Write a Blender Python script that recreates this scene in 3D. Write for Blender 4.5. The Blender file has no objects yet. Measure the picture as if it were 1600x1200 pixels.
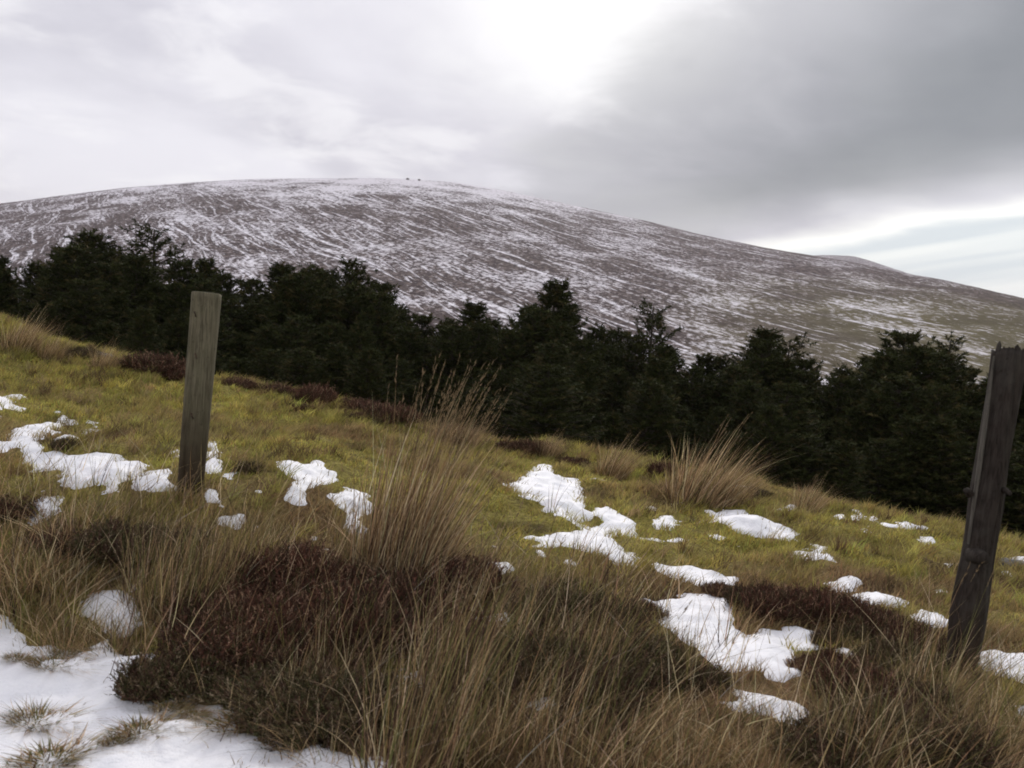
import bpy, math, random
import numpy as np
from mathutils import Vector, Matrix

random.seed(7)
rng = np.random.default_rng(11)
scene = bpy.context.scene
col = scene.collection
R = math.radians

# ------------------------------------------------------------------ camera
W0, H0 = 1600.0, 1200.0
HFOV = 60.0
FPX = (W0 / 2) / math.tan(R(HFOV / 2))
PITCH, ROLL = R(5.0), R(4.0)
CAM = np.array([0.0, 0.0, 0.0])
Fv = np.array([0, math.cos(PITCH), -math.sin(PITCH)])
R0 = np.array([1.0, 0, 0])
U0 = np.array([0, math.sin(PITCH), math.cos(PITCH)])
Rv = math.cos(ROLL) * R0 + math.sin(ROLL) * U0
Uv = -math.sin(ROLL) * R0 + math.cos(ROLL) * U0

cam_data = bpy.data.cameras.new("camera")
cam = bpy.data.objects.new("camera", cam_data)
col.objects.link(cam)
cam_data.sensor_width = 36
cam_data.angle = R(HFOV)
cam_data.clip_start = 0.05
cam_data.clip_end = 20000
m = Matrix(((Rv[0], Uv[0], -Fv[0], 0), (Rv[1], Uv[1], -Fv[1], 0), (Rv[2], Uv[2], -Fv[2], 0), (0, 0, 0, 1)))
cam.matrix_world = m
scene.camera = cam
cam_data.dof.use_dof = True
cam_data.dof.focus_distance = 9.0
cam_data.dof.aperture_fstop = 5.0
cam_data.lens_unit = 'MILLIMETERS'
scene.render.resolution_x = 1024
scene.render.resolution_y = 768
scene.cycles.pixel_filter_type = 'BLACKMAN_HARRIS'
scene.cycles.filter_width = 1.8

def px_dir(px, py):
    return Fv + (px - W0 / 2) / FPX * Rv - (py - H0 / 2) / FPX * Uv

def px_at(px, py, d):
    return CAM + d * px_dir(px, py)

def to_px(P):
    P = np.asarray(P) - CAM
    d = P @ Fv
    d = np.where(np.abs(d) < 1e-3, 1e-3, d)
    return W0 / 2 + FPX * (P @ Rv) / d, H0 / 2 - FPX * (P @ Uv) / d, d

def az_el(px, py):
    v = px_dir(px, py)
    v = v / np.linalg.norm(v)
    return math.atan2(v[0], v[1]), math.asin(v[2])

# ------------------------------------------------------------------ render view
scene.view_settings.view_transform = 'Standard'
scene.view_settings.look = 'None'
scene.view_settings.exposure = 0.28
scene.view_settings.gamma = 1.0

# ------------------------------------------------------------------ sun
sun_az, sun_el = az_el(950, 30)
sun_el = R(33)
sd = bpy.data.lights.new("sun", 'SUN')
sd.energy = 1.5
sd.angle = R(11)
sd.color = (1.0, 0.95, 0.88)
sun = bpy.data.objects.new("sun", sd)
col.objects.link(sun)
sdir = Vector((math.sin(sun_az) * math.cos(sun_el), math.cos(sun_az) * math.cos(sun_el), math.sin(sun_el)))
sun.rotation_euler = sdir.to_track_quat('Z', 'Y').to_euler()
sun.location = sdir * 50

# ------------------------------------------------------------------ node helper
class NT:
    def __init__(s, nt):
        s.nt = nt
    def n(s, t, **kw):
        nd = s.nt.nodes.new(t)
        for k, v in kw.items():
            setattr(nd, k, v)
        return nd
    def inp(s, sock, v):
        if isinstance(v, bpy.types.NodeSocket):
            s.nt.links.new(v, sock)
        elif v is not None:
            sock.default_value = v
    def math(s, op, a, b=None, c=None, clamp=False):
        nd = s.n('ShaderNodeMath', operation=op)
        nd.use_clamp = clamp
        s.inp(nd.inputs[0], a)
        if b is not None: s.inp(nd.inputs[1], b)
        if c is not None: s.inp(nd.inputs[2], c)
        return nd.outputs[0]
    def vmath(s, op, a, b=None):
        nd = s.n('ShaderNodeVectorMath', operation=op)
        s.inp(nd.inputs[0], a)
        if b is not None: s.inp(nd.inputs[1], b)
        return nd.outputs[0]
    def smooth(s, v, a, b, o0=0.0, o1=1.0):
        nd = s.n('ShaderNodeMapRange', interpolation_type='SMOOTHSTEP')
        s.inp(nd.inputs[0], v); s.inp(nd.inputs[1], a); s.inp(nd.inputs[2], b)
        s.inp(nd.inputs[3], o0); s.inp(nd.inputs[4], o1)
        return nd.outputs[0]
    def mix(s, f, a, b, blend='MIX'):
        nd = s.n('ShaderNodeMix', data_type='RGBA', blend_type=blend)
        s.inp(nd.inputs[0], f)
        s.inp(nd.inputs[6], a if isinstance(a, bpy.types.NodeSocket) else tuple(a) + (1,))
        s.inp(nd.inputs[7], b if isinstance(b, bpy.types.NodeSocket) else tuple(b) + (1,))
        return nd.outputs[2]
    def noise(s, vec, scale=1, detail=4, rough=0.5, dist=0.0, dims='3D'):
        nd = s.n('ShaderNodeTexNoise', noise_dimensions=dims)
        s.inp(nd.inputs['Vector'], vec)
        s.inp(nd.inputs['Scale'], scale); s.inp(nd.inputs['Detail'], detail)
        s.inp(nd.inputs['Roughness'], rough); s.inp(nd.inputs['Distortion'], dist)
        return nd.outputs[0]
    def comb(s, x, y, z):
        nd = s.n('ShaderNodeCombineXYZ')
        s.inp(nd.inputs[0], x); s.inp(nd.inputs[1], y); s.inp(nd.inputs[2], z)
        return nd.outputs[0]
    def sep(s, v):
        nd = s.n('ShaderNodeSeparateXYZ')
        s.inp(nd.inputs[0], v)
        return nd.outputs

# ------------------------------------------------------------------ world: broken overcast sky
world = bpy.data.worlds.new("World")
scene.world = world
world.use_nodes = True
wt = world.node_tree
wt.nodes.clear()
w = NT(wt)
tc = w.n('ShaderNodeTexCoord')
dx, dy, dz = w.sep(tc.outputs['Generated'])
az = w.math('ARCTAN2', dx, dy)
el = w.math('ARCSINE', w.math('MULTIPLY', dz, 0.9999))
# cloud plane coordinates: clouds stretch into bands toward the horizon
den = w.math('ADD', w.math('ABSOLUTE', dz), 0.22)
cp = w.comb(w.math('DIVIDE', dx, den), w.math('DIVIDE', dy, den), 0.3)
n1 = w.noise(cp, 0.9, 6, 0.5, 0.25)
n2 = w.noise(cp, 2.6, 6, 0.55, 0.3)
n3 = w.noise(w.comb(w.math('MULTIPLY', az, 2.2), w.math('MULTIPLY', el, 7.0), 1.7), 2.2, 5, 0.5, 0.3)
# soft puffs with the fbm
def line(pa, pb):
    """signed distance in az/el radians to the line a->b, positive on the right of a->b"""
    a0, e0 = az_el(*pa); a1, e1 = az_el(*pb)
    l = math.hypot(a1 - a0, e1 - e0)
    nx, ny = (e1 - e0) / l, -(a1 - a0) / l
    v = w.math('ADD', w.math('MULTIPLY', w.math('SUBTRACT', az, a0), nx), w.math('MULTIPLY', w.math('SUBTRACT', el, e0), ny))
    return v
wob = w.math('MULTIPLY', w.math('SUBTRACT', n2, 0.5), 0.17)
wob3 = w.math('MULTIPLY', w.math('SUBTRACT', n3, 0.5), 0.05)
d1 = line((800, 235), (1090, -10))           # left edge of the dark bank
d2 = line((1150, 388), (1600, 306))           # lower edge, negative above
d1 = w.math('ADD', d1, wob)
d2 = w.math('ADD', w.math('MULTIPLY', d2, -1.0), wob3)
m1 = w.math('MULTIPLY', w.smooth(d1, -0.03, 0.05, 0.0, 0.42), 1.0)
m1 = w.math('ADD', m1, w.smooth(d1, 0.0, 0.28, 0.0, 0.58))
m2 = w.smooth(d2, -0.02, 0.07)
dark = w.math('MULTIPLY', m1, m2)
# fade of the bank far overhead / far to the right
dark = w.math('MULTIPLY', dark, w.smooth(el, 0.55, 0.95, 1.0, 0.45))
# left part: soft greys
left = w.mix(w.smooth(n1, 0.32, 0.62), (0.54, 0.53, 0.59), (0.76, 0.75, 0.80))
left = w.mix(w.smooth(n2, 0.46, 0.66, 0.0, 0.6), left, (0.88, 0.87, 0.89))
# glow of the hidden sun
ga, ge = az_el(930, 40)
gd = w.math('SQRT', w.math('ADD', w.math('POWER', w.math('SUBTRACT', az, ga), 2.0), w.math('POWER', w.math('MULTIPLY', w.math('SUBTRACT', el, ge), 1.5), 2.0)))
gd = w.math('ADD', gd, w.math('MULTIPLY', w.math('SUBTRACT', n2, 0.5), 0.25))
left = w.mix(w.smooth(gd, 0.25, 0.0, 0.0, 0.85), left, (0.99, 0.99, 0.98))
# strip of clear bright air low on the right
bands = w.smooth(w.noise(w.comb(w.math('MULTIPLY', az, 1.2), w.math('MULTIPLY', w.math('SUBTRACT', el, w.math('MULTIPLY', az, 0.20)), 22.0), 4.0), 1.6, 3, 0.5), 0.35, 0.62)
low = w.mix(bands, (0.66, 0.72, 0.75), (0.88, 0.91, 0.89))
low = w.mix(w.smooth(d2, -0.022, -0.006, 0.0, 0.9), low, (1.15, 1.14, 1.08))
a1, e1 = az_el(900, 372)
lowmask = w.math('MULTIPLY', w.smooth(d2, 0.012, -0.012), w.smooth(az, 0.14, 0.24))
skyc = w.mix(lowmask, left, low)
dcol = w.mix(w.smooth(n1, 0.3, 0.7), (0.19, 0.205, 0.225), (0.29, 0.305, 0.32))
dcol = w.mix(w.smooth(n3, 0.35, 0.7, 0.0, 0.15), dcol, (0.38, 0.38, 0.39))
skyc = w.mix(dark, skyc, dcol)
cl = w.n('ShaderNodeBackground')
w.inp(cl.inputs[0], skyc)
cl.inputs[1].default_value = 1.0
ns = w.n('ShaderNodeTexSky', sky_type='NISHITA')
ns.sun_disc = False
ns.sun_elevation = sun_el
ns.sun_rotation = sun_az
bn = w.n('ShaderNodeBackground')
w.inp(bn.inputs[0], ns.outputs[0])
bn.inputs[1].default_value = 0.06
ms = w.n('ShaderNodeMixShader')
ms.inputs[0].default_value = 0.94
wt.links.new(bn.outputs[0], ms.inputs[1]); wt.links.new(cl.outputs[0], ms.inputs[2])
wo = w.n('ShaderNodeOutputWorld')
wt.links.new(ms.outputs[0], wo.inputs[0])

# ------------------------------------------------------------------ numpy noise
LAT = rng.random((256, 256))
def vnoise(x, y):
    xi = np.floor(x).astype(int); yi = np.floor(y).astype(int)
    fx = x - xi; fy = y - yi
    fx = fx * fx * (3 - 2 * fx); fy = fy * fy * (3 - 2 * fy)
    a = LAT[xi & 255, yi & 255]; b = LAT[(xi + 1) & 255, yi & 255]
    c = LAT[xi & 255, (yi + 1) & 255]; d = LAT[(xi + 1) & 255, (yi + 1) & 255]
    return (a * (1 - fx) + b * fx) * (1 - fy) + (c * (1 - fx) + d * fx) * fy
def fbm(x, y, s, o=4, seed=0):
    x = np.asarray(x, float) / s + seed * 17.3; y = np.asarray(y, float) / s + seed * 9.1
    t = 0; a = 1; tot = 0
    for i in range(o):
        t = t + a * vnoise(x * 2 ** i + 5.2 * i, y * 2 ** i + 1.3 * i)
        tot += a; a *= 0.5
    return t / tot * 2 - 1       # about -1..1
def sstep(a, b, x):
    t = np.clip((np.asarray(x, float) - a) / (b - a), 0, 1)
    return t * t * (3 - 2 * t)

# ------------------------------------------------------------------ ground height: thin plate through surveyed points
ctrl = [  # px, py, distance
 (-150,1200,3.0),(0,1200,3.0),(400,1200,3.0),(800,1200,2.95),(1200,1200,2.95),(1600,1200,3.15),(1750,1200,3.15),
 (0,1000,3.9),(400,1000,3.9),(800,1000,3.95),(1200,1000,4.2),(1600,1000,4.5),
 (0,850,4.7),(400,850,4.9),(800,850,5.4),(1200,850,6.2),(1600,860,8.2),
 (-100,775,5.1),(0,775,5.2),(300,775,5.2),(800,775,6.8),(1200,780,8.6),
 (0,700,6.2),(400,700,7.0),(750,720,8.8),(0,600,8.6),(250,620,9.2),(450,660,9.0),
 (-250,455,12.5),(-100,480,12.2),(0,507,12),(100,545,11.5),(200,565,11.3),(340,600,11),(520,635,11),(700,682,10.5),(850,706,10.6),(1000,730,10.4),(1160,765,10),
 (1300,792,9.6),(1480,832,9.2),(1600,866,9.4),(1750,910,9.6),
]
CP = [px_at(*c) for c in ctrl]
crest = [(-250,455,12.5),(0,507,12),(200,565,11.3),(340,600,11),(520,635,11),(700,682,10.5),(850,706,10.6),(1000,730,10.4),(1160,765,10),(1300,792,9.6),(1480,832,9.2),(1600,866,9.4),(1750,910,9.6)]
for c in crest:
    p = px_at(*c)
    CP.append(np.array([p[0] * 1.13, p[1] * 1.13, p[2] - 0.62]))
    CP.append(np.array([p[0] * 1.3, p[1] * 1.3, p[2] - 1.55]))
for xx in (-26, -13, 0, 13, 26):
    for yy, zz in ((19, -4.3), (25, -6.3), (34, -8.2), (48, -10.5)):
        CP.append(np.array([xx, yy, zz - 0.075 * xx]))
for xx in (-9, -4, 0, 4, 9):
    CP.append(np.array([xx, 1.0, -1.68 - 0.01 * xx]))
    CP.append(np.array([xx, -5.0, -1.75 - 0.01 * xx]))
CP.append(np.array([8, 4, -1.75])); CP.append(np.array([-8, 4.5, -1.1])); CP.append(np.array([-8, 3, -1.5]))
CP = np.array(CP)
def tps(r2):
    return 0.5 * r2 * np.log(r2 + 1e-9)
n = len(CP)
d2m = ((CP[:, None, :2] - CP[None, :, :2]) ** 2).sum(-1)
K = tps(d2m) + np.eye(n) * 0.02
P_ = np.hstack([np.ones((n, 1)), CP[:, :2]])
A = np.block([[K, P_], [P_.T, np.zeros((3, 3))]])
sol = np.linalg.solve(A, np.concatenate([CP[:, 2], np.zeros(3)]))
def base_h(x, y):
    x = np.asarray(x, float); y = np.asarray(y, float)
    xc = np.clip(x, -26, 26); yc = np.clip(y, -5, 48)
    sh = xc.shape
    xf = xc.ravel(); yf = yc.ravel()
    out = np.empty(len(xf))
    for i in range(0, len(xf), 20000):
        q = (xf[i:i + 20000, None] - CP[None, :, 0]) ** 2 + (yf[i:i + 20000, None] - CP[None, :, 1]) ** 2
        out[i:i + 20000] = tps(q) @ sol[:n] + sol[n] + sol[n + 1] * xf[i:i + 20000] + sol[n + 2] * yf[i:i + 20000]
    z = out.reshape(sh)
    r = np.hypot(x, np.maximum(y, 0))
    far = sstep(45, 330, r) * (y > 0)
    z = z * (1 - far) + (-42.0) * far
    return z
def hum(x, y):
    """hummocks of the rough pasture"""
    k = 1 - sstep(40, 90, np.hypot(x, y))
    a = np.abs(fbm(x, y, 0.85, 3, 3))
    h = 0.10 * fbm(x, y, 1.5, 3, 1) + 0.10 * (0.35 - a) + 0.038 * fbm(x, y, 0.22, 3, 4)
    f = sstep(2.8, 6.5, y) * 0.85 + 0.25
    return h * k * f
def ground_h(x, y):
    return base_h(x, y) + hum(np.asarray(x, float), np.asarray(y, float))

def ground_at(px, py, dmax=17.0):
    """points of the image rays on the ground (numpy)"""
    px = np.atleast_1d(np.asarray(px, float)); py = np.atleast_1d(np.asarray(py, float))
    D = Fv[None] + ((px - W0 / 2) / FPX)[:, None] * Rv[None] - ((py - H0 / 2) / FPX)[:, None] * Uv[None]
    ts = np.arange(1.6, dmax, 0.05)
    P = D[:, None, :] * ts[None, :, None]
    g = P[..., 2] - ground_h(P[..., 0], P[..., 1])
    below = g < 0
    idx = np.where(below.any(1), below.argmax(1), -1)
    # ray misses: take the point where it passes closest to the ground
    miss = idx < 0
    idx = np.where(miss, g[:, :].argmin(1), idx)
    i0 = np.maximum(idx - 1, 0)
    ga_ = g[np.arange(len(px)), i0]; gb_ = g[np.arange(len(px)), idx]
    t = np.where(miss, ts[idx], ts[i0] + 0.05 * np.clip(ga_ / (ga_ - gb_ + 1e-9), 0, 1))
    Q = D * t[:, None]
    Q[:, 2] = ground_h(Q[:, 0], Q[:, 1])
    return Q

# ------------------------------------------------------------------ mesh helpers
def tag(o, label=None, cat=None, group=None, kind=None):
    if label: o['label'] = label
    if cat: o['category'] = cat
    if group: o['group'] = group
    if kind: o['kind'] = kind
    return o

def build_mesh(name, V, quads=None, tris=None, cols=None, smooth=False):
    me = bpy.data.meshes.new(name)
    V = np.asarray(V, np.float32)
    quads = np.zeros((0, 4), np.int32) if quads is None else np.asarray(quads, np.int32)
    tris = np.zeros((0, 3), np.int32) if tris is None else np.asarray(tris, np.int32)
    nl = quads.size + tris.size
    me.vertices.add(len(V)); me.vertices.foreach_set('co', V.ravel())
    me.loops.add(nl); me.loops.foreach_set('vertex_index', np.concatenate([quads.ravel(), tris.ravel()]))
    nf = len(quads) + len(tris)
    me.polygons.add(nf)
    st = np.concatenate([np.arange(len(quads)) * 4, quads.size + np.arange(len(tris)) * 3]).astype(np.int32)
    me.polygons.foreach_set('loop_start', st)
    me.polygons.foreach_set('use_smooth', np.full(nf, smooth))
    me.update(calc_edges=True)
    if cols is not None:
        c = np.ones((len(V), 4), np.float32); c[:, :3] = cols
        at = me.color_attributes.new('tint', 'FLOAT_COLOR', 'POINT')
        at.data.foreach_set('color', c.ravel())
    me.validate()
    return me

def obj(name, me, mat=None, parent=None, loc=None):
    o = bpy.data.objects.new(name, me)
    col.objects.link(o)
    if mat: 
        if not me.materials: me.materials.append(mat)
    if parent: o.parent = parent
    if loc is not None: o.location = loc
    return o

def empty(name, loc, rz=0.0):
    o = bpy.data.objects.new(name, None)
    o.empty_display_size = 0.2
    o.location = loc; o.rotation_euler.z = rz
    col.objects.link(o)
    return o

def copy_tree(o, parent=None):
    c = o.copy(); col.objects.link(c); c.parent = parent
    for ch in [q for q in bpy.data.objects if q.parent == o]:
        copy_tree(ch, c)
    return c

class Blades:
    """collects tapered ribbons into arrays"""
    def __init__(s): s.V = []; s.Q = []; s.T = []; s.C = []; s.n = 0
    def add(s, base, h, wd, lean, bend, colr, levels=3, droop=0.0, tipk=0.75):
        N = len(base)
        if N == 0: return
        h = np.broadcast_to(h, (N,)); wd = np.broadcast_to(wd, (N,)); bend = np.broadcast_to(bend, (N,)); droop = np.broadcast_to(droop, (N,))
        th = rng.uniform(0, np.pi, N)
        wv = np.stack([np.cos(th), np.sin(th) * 0.6, np.zeros(N)], 1)
        bd = rng.uniform(0, 2 * np.pi, N)
        ln = lean
        nv = 2 * levels + 1
        V = np.empty((N, nv, 3)); C = np.empty((N, nv, 3))
        for k in range(levels + 1):
            t = k / levels
            up = h * (t - (0.25 * bend ** 2 + droop) * t * t)
            hor = ln * (h * (t * 0.55 + 0.45 * t * t))[:, None] + np.stack([np.cos(bd), np.sin(bd)], 1) * (h * bend * t * t)[:, None]
            p = base + np.concatenate([hor, up[:, None]], 1)
            if k < levels:
                ww = (wd * (1 - t) ** tipk)[:, None] * wv * 0.5
                V[:, 2 * k] = p - ww; V[:, 2 * k + 1] = p + ww
                C[:, 2 * k] = colr; C[:, 2 * k + 1] = colr
            else:
                V[:, 2 * k] = p; C[:, 2 * k] = colr
        b = (np.arange(N) * nv)[:, None] + s.n
        for k in range(levels - 1):
            s.Q.append(b + np.array([[2 * k, 2 * k + 1, 2 * k + 3, 2 * k + 2]]))
        s.T.append(b + np.array([[2 * levels - 2, 2 * levels - 1, 2 * levels]]))
        s.V.append(V.reshape(-1, 3)); s.C.append(C.reshape(-1, 3)); s.n += N * nv
    def tris(s, P0, P1, P2, colr):
        N = len(P0)
        V = np.stack([P0, P1, P2], 1)
        s.V.append(V.reshape(-1, 3)); s.C.append(np.repeat(np.broadcast_to(colr, (N, 3)), 3, 0))
        s.T.append(np.arange(3 * N).reshape(N, 3) + s.n); s.n += 3 * N
    def mesh(s, name):
        q = np.concatenate(s.Q) if s.Q else None
        t = np.concatenate(s.T) if s.T else None
        return build_mesh(name, np.concatenate(s.V), q, t, np.concatenate(s.C))

def palette(N, cols, wts, jit=0.18):
    cols = np.array(cols, float); wts = np.array(wts, float); wts /= wts.sum()
    c = cols[rng.choice(len(cols), N, p=wts)]
    return np.clip(c * (1 + rng.normal(0, jit, (N, 1))) * (1 + rng.normal(0, 0.05, (N, 3))), 0.002, 1)

# ------------------------------------------------------------------ materials
def new_mat(name):
    mt = bpy.data.materials.new(name); mt.use_nodes = True
    mt.node_tree.nodes.clear()
    k = NT(mt.node_tree)
    out = k.n('ShaderNodeOutputMaterial')
    return mt, k, out

def leaf_mat(name, rough=0.7, trans=0.25, gain=1.0, spec=0.2):
    mt, k, out = new_mat(name)
    a = k.n('ShaderNodeAttribute', attribute_name='tint')
    tcn = k.n('ShaderNodeTexCoord')
    nz = k.noise(tcn.outputs['Object'], 14.0, 3, 0.6)
    c = k.mix(1.0, a.outputs['Color'], k.mix(k.smooth(nz, 0.3, 0.7), (0.80 * gain,) * 3, (1.2 * gain,) * 3), 'MULTIPLY')
    b = k.n('ShaderNodeBsdfPrincipled')
    k.inp(b.inputs['Base Color'], c); b.inputs['Roughness'].default_value = rough
    b.inputs['Specular IOR Level'].default_value = spec
    t = k.n('ShaderNodeBsdfTranslucent'); k.inp(t.inputs[0], c)
    mx = k.n('ShaderNodeMixShader'); mx.inputs[0].default_value = trans
    k.nt.links.new(b.outputs[0], mx.inputs[1]); k.nt.links.new(t.outputs[0], mx.inputs[2])
    k.nt.links.new(mx.outputs[0], out.inputs[0])
    return mt

M_grass = leaf_mat('short_grass_blades', 0.75, 0.3)
M_dry = leaf_mat('dry_grass_blades', 0.7, 0.3)
M_heather = leaf_mat('heather_twigs', 0.8, 0.1)
M_needle = leaf_mat('conifer_needles', 0.75, 0.08, spec=0.05)

def bark_mat(name, c0, c1, sc=10.0):
    mt, k, out = new_mat(name)
    tcn = k.n('ShaderNodeTexCoord')
    x, y, z = k.sep(tcn.outputs['Object'])
    v = k.comb(x, y, k.math('MULTIPLY', z, 0.15))
    nz = k.noise(v, sc, 5, 0.6)
    b = k.n('ShaderNodeBsdfPrincipled')
    k.inp(b.inputs['Base Color'], k.mix(k.smooth(nz, 0.3, 0.7), c0, c1)); b.inputs['Roughness'].default_value = 0.9
    bm_ = k.n('ShaderNodeBump'); bm_.inputs['Strength'].default_value = 0.6; bm_.inputs['Distance'].default_value = 0.02
    k.inp(bm_.inputs['Height'], nz); k.nt.links.new(bm_.outputs[0], b.inputs['Normal'])
    k.nt.links.new(b.outputs[0], out.inputs[0])
    return mt
M_bark = bark_mat('conifer_bark', (0.025, 0.018, 0.013), (0.07, 0.05, 0.035))

def ground_mat():
    mt, k, out = new_mat('rough_pasture')
    a = k.n('ShaderNodeAttribute', attribute_name='tint')
    tcn = k.n('ShaderNodeTexCoord')
    o = tcn.outputs['Object']
    f1 = k.noise(o, 34.0, 5, 0.65)
    f2 = k.noise(o, 7.0, 4, 0.6)
    c = k.mix(1.0, a.outputs['Color'], k.mix(k.smooth(f1, 0.28, 0.72), (0.38, 0.35, 0.33), (1.05, 1.02, 0.98)), 'MULTIPLY')
    c = k.mix(k.smooth(f2, 0.5, 0.72, 0, 0.5), c, (0.07, 0.045, 0.022))
    b = k.n('ShaderNodeBsdfPrincipled')
    k.inp(b.inputs['Base Color'], c); b.inputs['Roughness'].default_value = 0.95
    b.inputs['Specular IOR Level'].default_value = 0.1
    bm_ = k.n('ShaderNodeBump'); bm_.inputs['Strength'].default_value = 1.0; bm_.inputs['Distance'].default_value = 0.03
    k.inp(bm_.inputs['Height'], k.math('ADD', f1, k.math('MULTIPLY', f2, 1.5))); k.nt.links.new(bm_.outputs[0], b.inputs['Normal'])
    k.nt.links.new(b.outputs[0], out.inputs[0])
    return mt
M_ground = ground_mat()

def snow_mat():
    mt, k, out = new_mat('old_snow')
    tcn = k.n('ShaderNodeTexCoord')
    o = tcn.outputs['Object']
    f1 = k.noise(o, 60.0, 4, 0.6); f2 = k.noise(o, 9.0, 4, 0.55)
    f3 = k.noise(o, 22.0, 3, 0.5)
    c = k.mix(k.smooth(f2, 0.35, 0.7, 0, 0.35), (0.90, 0.90, 0.935), (0.80, 0.79, 0.84))
    c = k.mix(k.smooth(k.noise(o, 95.0, 3, 0.6), 0.66, 0.74, 0, 0.7), c, (0.22, 0.17, 0.11))
    b = k.n('ShaderNodeBsdfPrincipled')
    k.inp(b.inputs['Base Color'], c); b.inputs['Roughness'].default_value = 0.6
    b.inputs['Specular IOR Level'].default_value = 0.25
    b.inputs['Subsurface Weight'].default_value = 0.0
    bm_ = k.n('ShaderNodeBump'); bm_.inputs['Strength'].default_value = 0.7; bm_.inputs['Distance'].default_value = 0.02
    k.inp(bm_.inputs['Height'], k.math('ADD', k.math('MULTIPLY', f1, 0.4), f2)); k.nt.links.new(bm_.outputs[0], b.inputs['Normal'])
    k.nt.links.new(b.outputs[0], out.inputs[0])
    return mt
M_snow = snow_mat()

# ------------------------------------------------------------------ snow patches (outlines surveyed on the slope)
SNOW = [
 [(-260,940),(0,962),(25,975),(60,1000),(100,1005),(118,1015),(150,1010),(165,1005),(200,1025),(240,1020),(240,1040),(205,1055),(195,1090),(250,1095),(300,1080),(320,1055),(328,1070),(300,1110),(340,1100),(375,1095),(390,1110),(370,1145),(440,1150),(470,1172),(500,1165),(560,1183),(600,1178),(625,1240),(625,1400),(-260,1400)],
 [(128,930),(165,914),(205,917),(220,940),(224,975),(205,1000),(180,998),(135,970)],
 [(-60,700),(0,688),(30,668),(95,652),(100,660),(78,680),(57,710),(30,702),(0,708),(-60,720)],
 [(40,713),(100,706),(190,706),(228,728),(218,747),(170,752),(110,750),(60,737)],
 [(-30,628),(0,622),(22,620),(0,640),(-30,645)], [(-20,645),(14,648),(0,660),(-20,660)],
 [(38,797),(70,776),(97,778),(82,797),(55,818)],
 [(225,738),(265,733),(278,755),(292,768),(240,768),(213,757)],
 [(260,707),(287,704),(285,717),(260,713)],
 [(316,703),(342,688),(350,712),(346,738),(325,738),(313,725)],
 [(343,742),(374,736),(372,751),(350,752)], [(313,756),(330,762),(347,780),(357,796),(345,802),(318,786)],
 [(343,802),(374,807),(367,821),(338,816)],[(130,672),(148,668),(148,676),(132,680)],[(84,690),(110,680),(112,686),(90,696)],
 [(448,728),(500,718),(512,734),(534,737),(517,759),(482,771),(472,786),(438,784),(455,765),(460,745)],
 [(508,770),(540,760),(584,774),(594,802),(566,812),(572,850),(542,835),(530,800),(513,787)],
 [(793,752),(830,733),(850,725),(872,741),(902,751),(914,775),(917,800),(940,793),(962,799),(988,814),(988,836),(967,841),(978,860),(990,884),(960,884),(945,870),(915,868),(876,850),(846,844),(888,832),(903,820),(868,806),(848,791),(822,776)],
 [(826,858),(850,854),(864,868),(845,874)], [(876,872),(907,869),(912,886),(882,889)],
 [(1095,800),(1130,793),(1167,793),(1182,808),(1232,827),(1229,841),(1190,840),(1148,832),(1118,816)],
 [(1197,790),(1242,791),(1248,804),(1213,802)],
 [(1233,861),(1262,863),(1302,871),(1312,881),(1270,880),(1238,876)], [(1268,852),(1300,856),(1292,865),(1272,862)],
 [(1148,849),(1164,849),(1164,861),(1150,861)],
 [(1028,884),(1070,886),(1112,892),(1148,905),(1138,917),(1100,917),(1058,902)],
 [(1006,940),(1060,937),(1100,932),(1142,938),(1137,955),(1152,985),(1162,1000),(1190,984),(1215,988),(1232,1015),(1243,1040),(1229,1067),(1200,1058),(1180,1044),(1130,1050),(1100,1032),(1083,1012),(1048,987),(1012,968)],
 [(1230,981),(1260,983),(1297,999),(1293,1012),(1245,1017),(1233,1001)], [(1283,984),(1318,987),(1302,996)],
 [(1296,1010),(1325,1016),(1345,1028),(1326,1040),(1303,1027)], [(1335,1060),(1350,1055),(1367,1070),(1357,1082),(1338,1073)],
 [(1126,1096),(1160,1087),(1200,1086),(1252,1097),(1265,1115),(1266,1138),(1235,1134),(1180,1121),(1138,1112)],
 [(1296,912),(1332,909),(1335,920),(1303,923)], [(1331,935),(1355,926),(1380,931),(1414,941),(1410,954),(1380,948),(1348,946)],
 [(1420,965),(1440,954),(1470,964),(1468,982),(1440,982),(1423,973)],
 [(1517,1019),(1560,1016),(1600,1020),(1760,1025),(1760,1075),(1600,1068),(1550,1053),(1522,1037)],
 [(1573,874),(1600,871),(1680,875),(1680,888),(1600,887)],
 [(1592,1108),(1640,1106),(1640,1122),(1592,1118)],
 [(1018,812),(1050,808),(1058,822),(1030,826)],
 [(600,968),(650,958),(700,956),(760,960),(800,948),(812,962),(790,975),(720,975),(640,990)],
 [(755,887),(790,882),(800,892),(765,898)], [(486,884),(520,880),(530,896),(492,902)], [(560,930),(600,938),(610,955),(570,950)],
 [(585,1092),(640,1082),(652,1108),(610,1140),(582,1122)],[(612,1060),(650,1050),(655,1070),(620,1078)],
 [(840,1095),(870,1090),(875,1102),(845,1106)],
 [(480,838),(495,838),(492,852),(482,850)], [(760,848),(815,852),(870,850),(865,858),(800,860),(765,856)],
]
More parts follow.
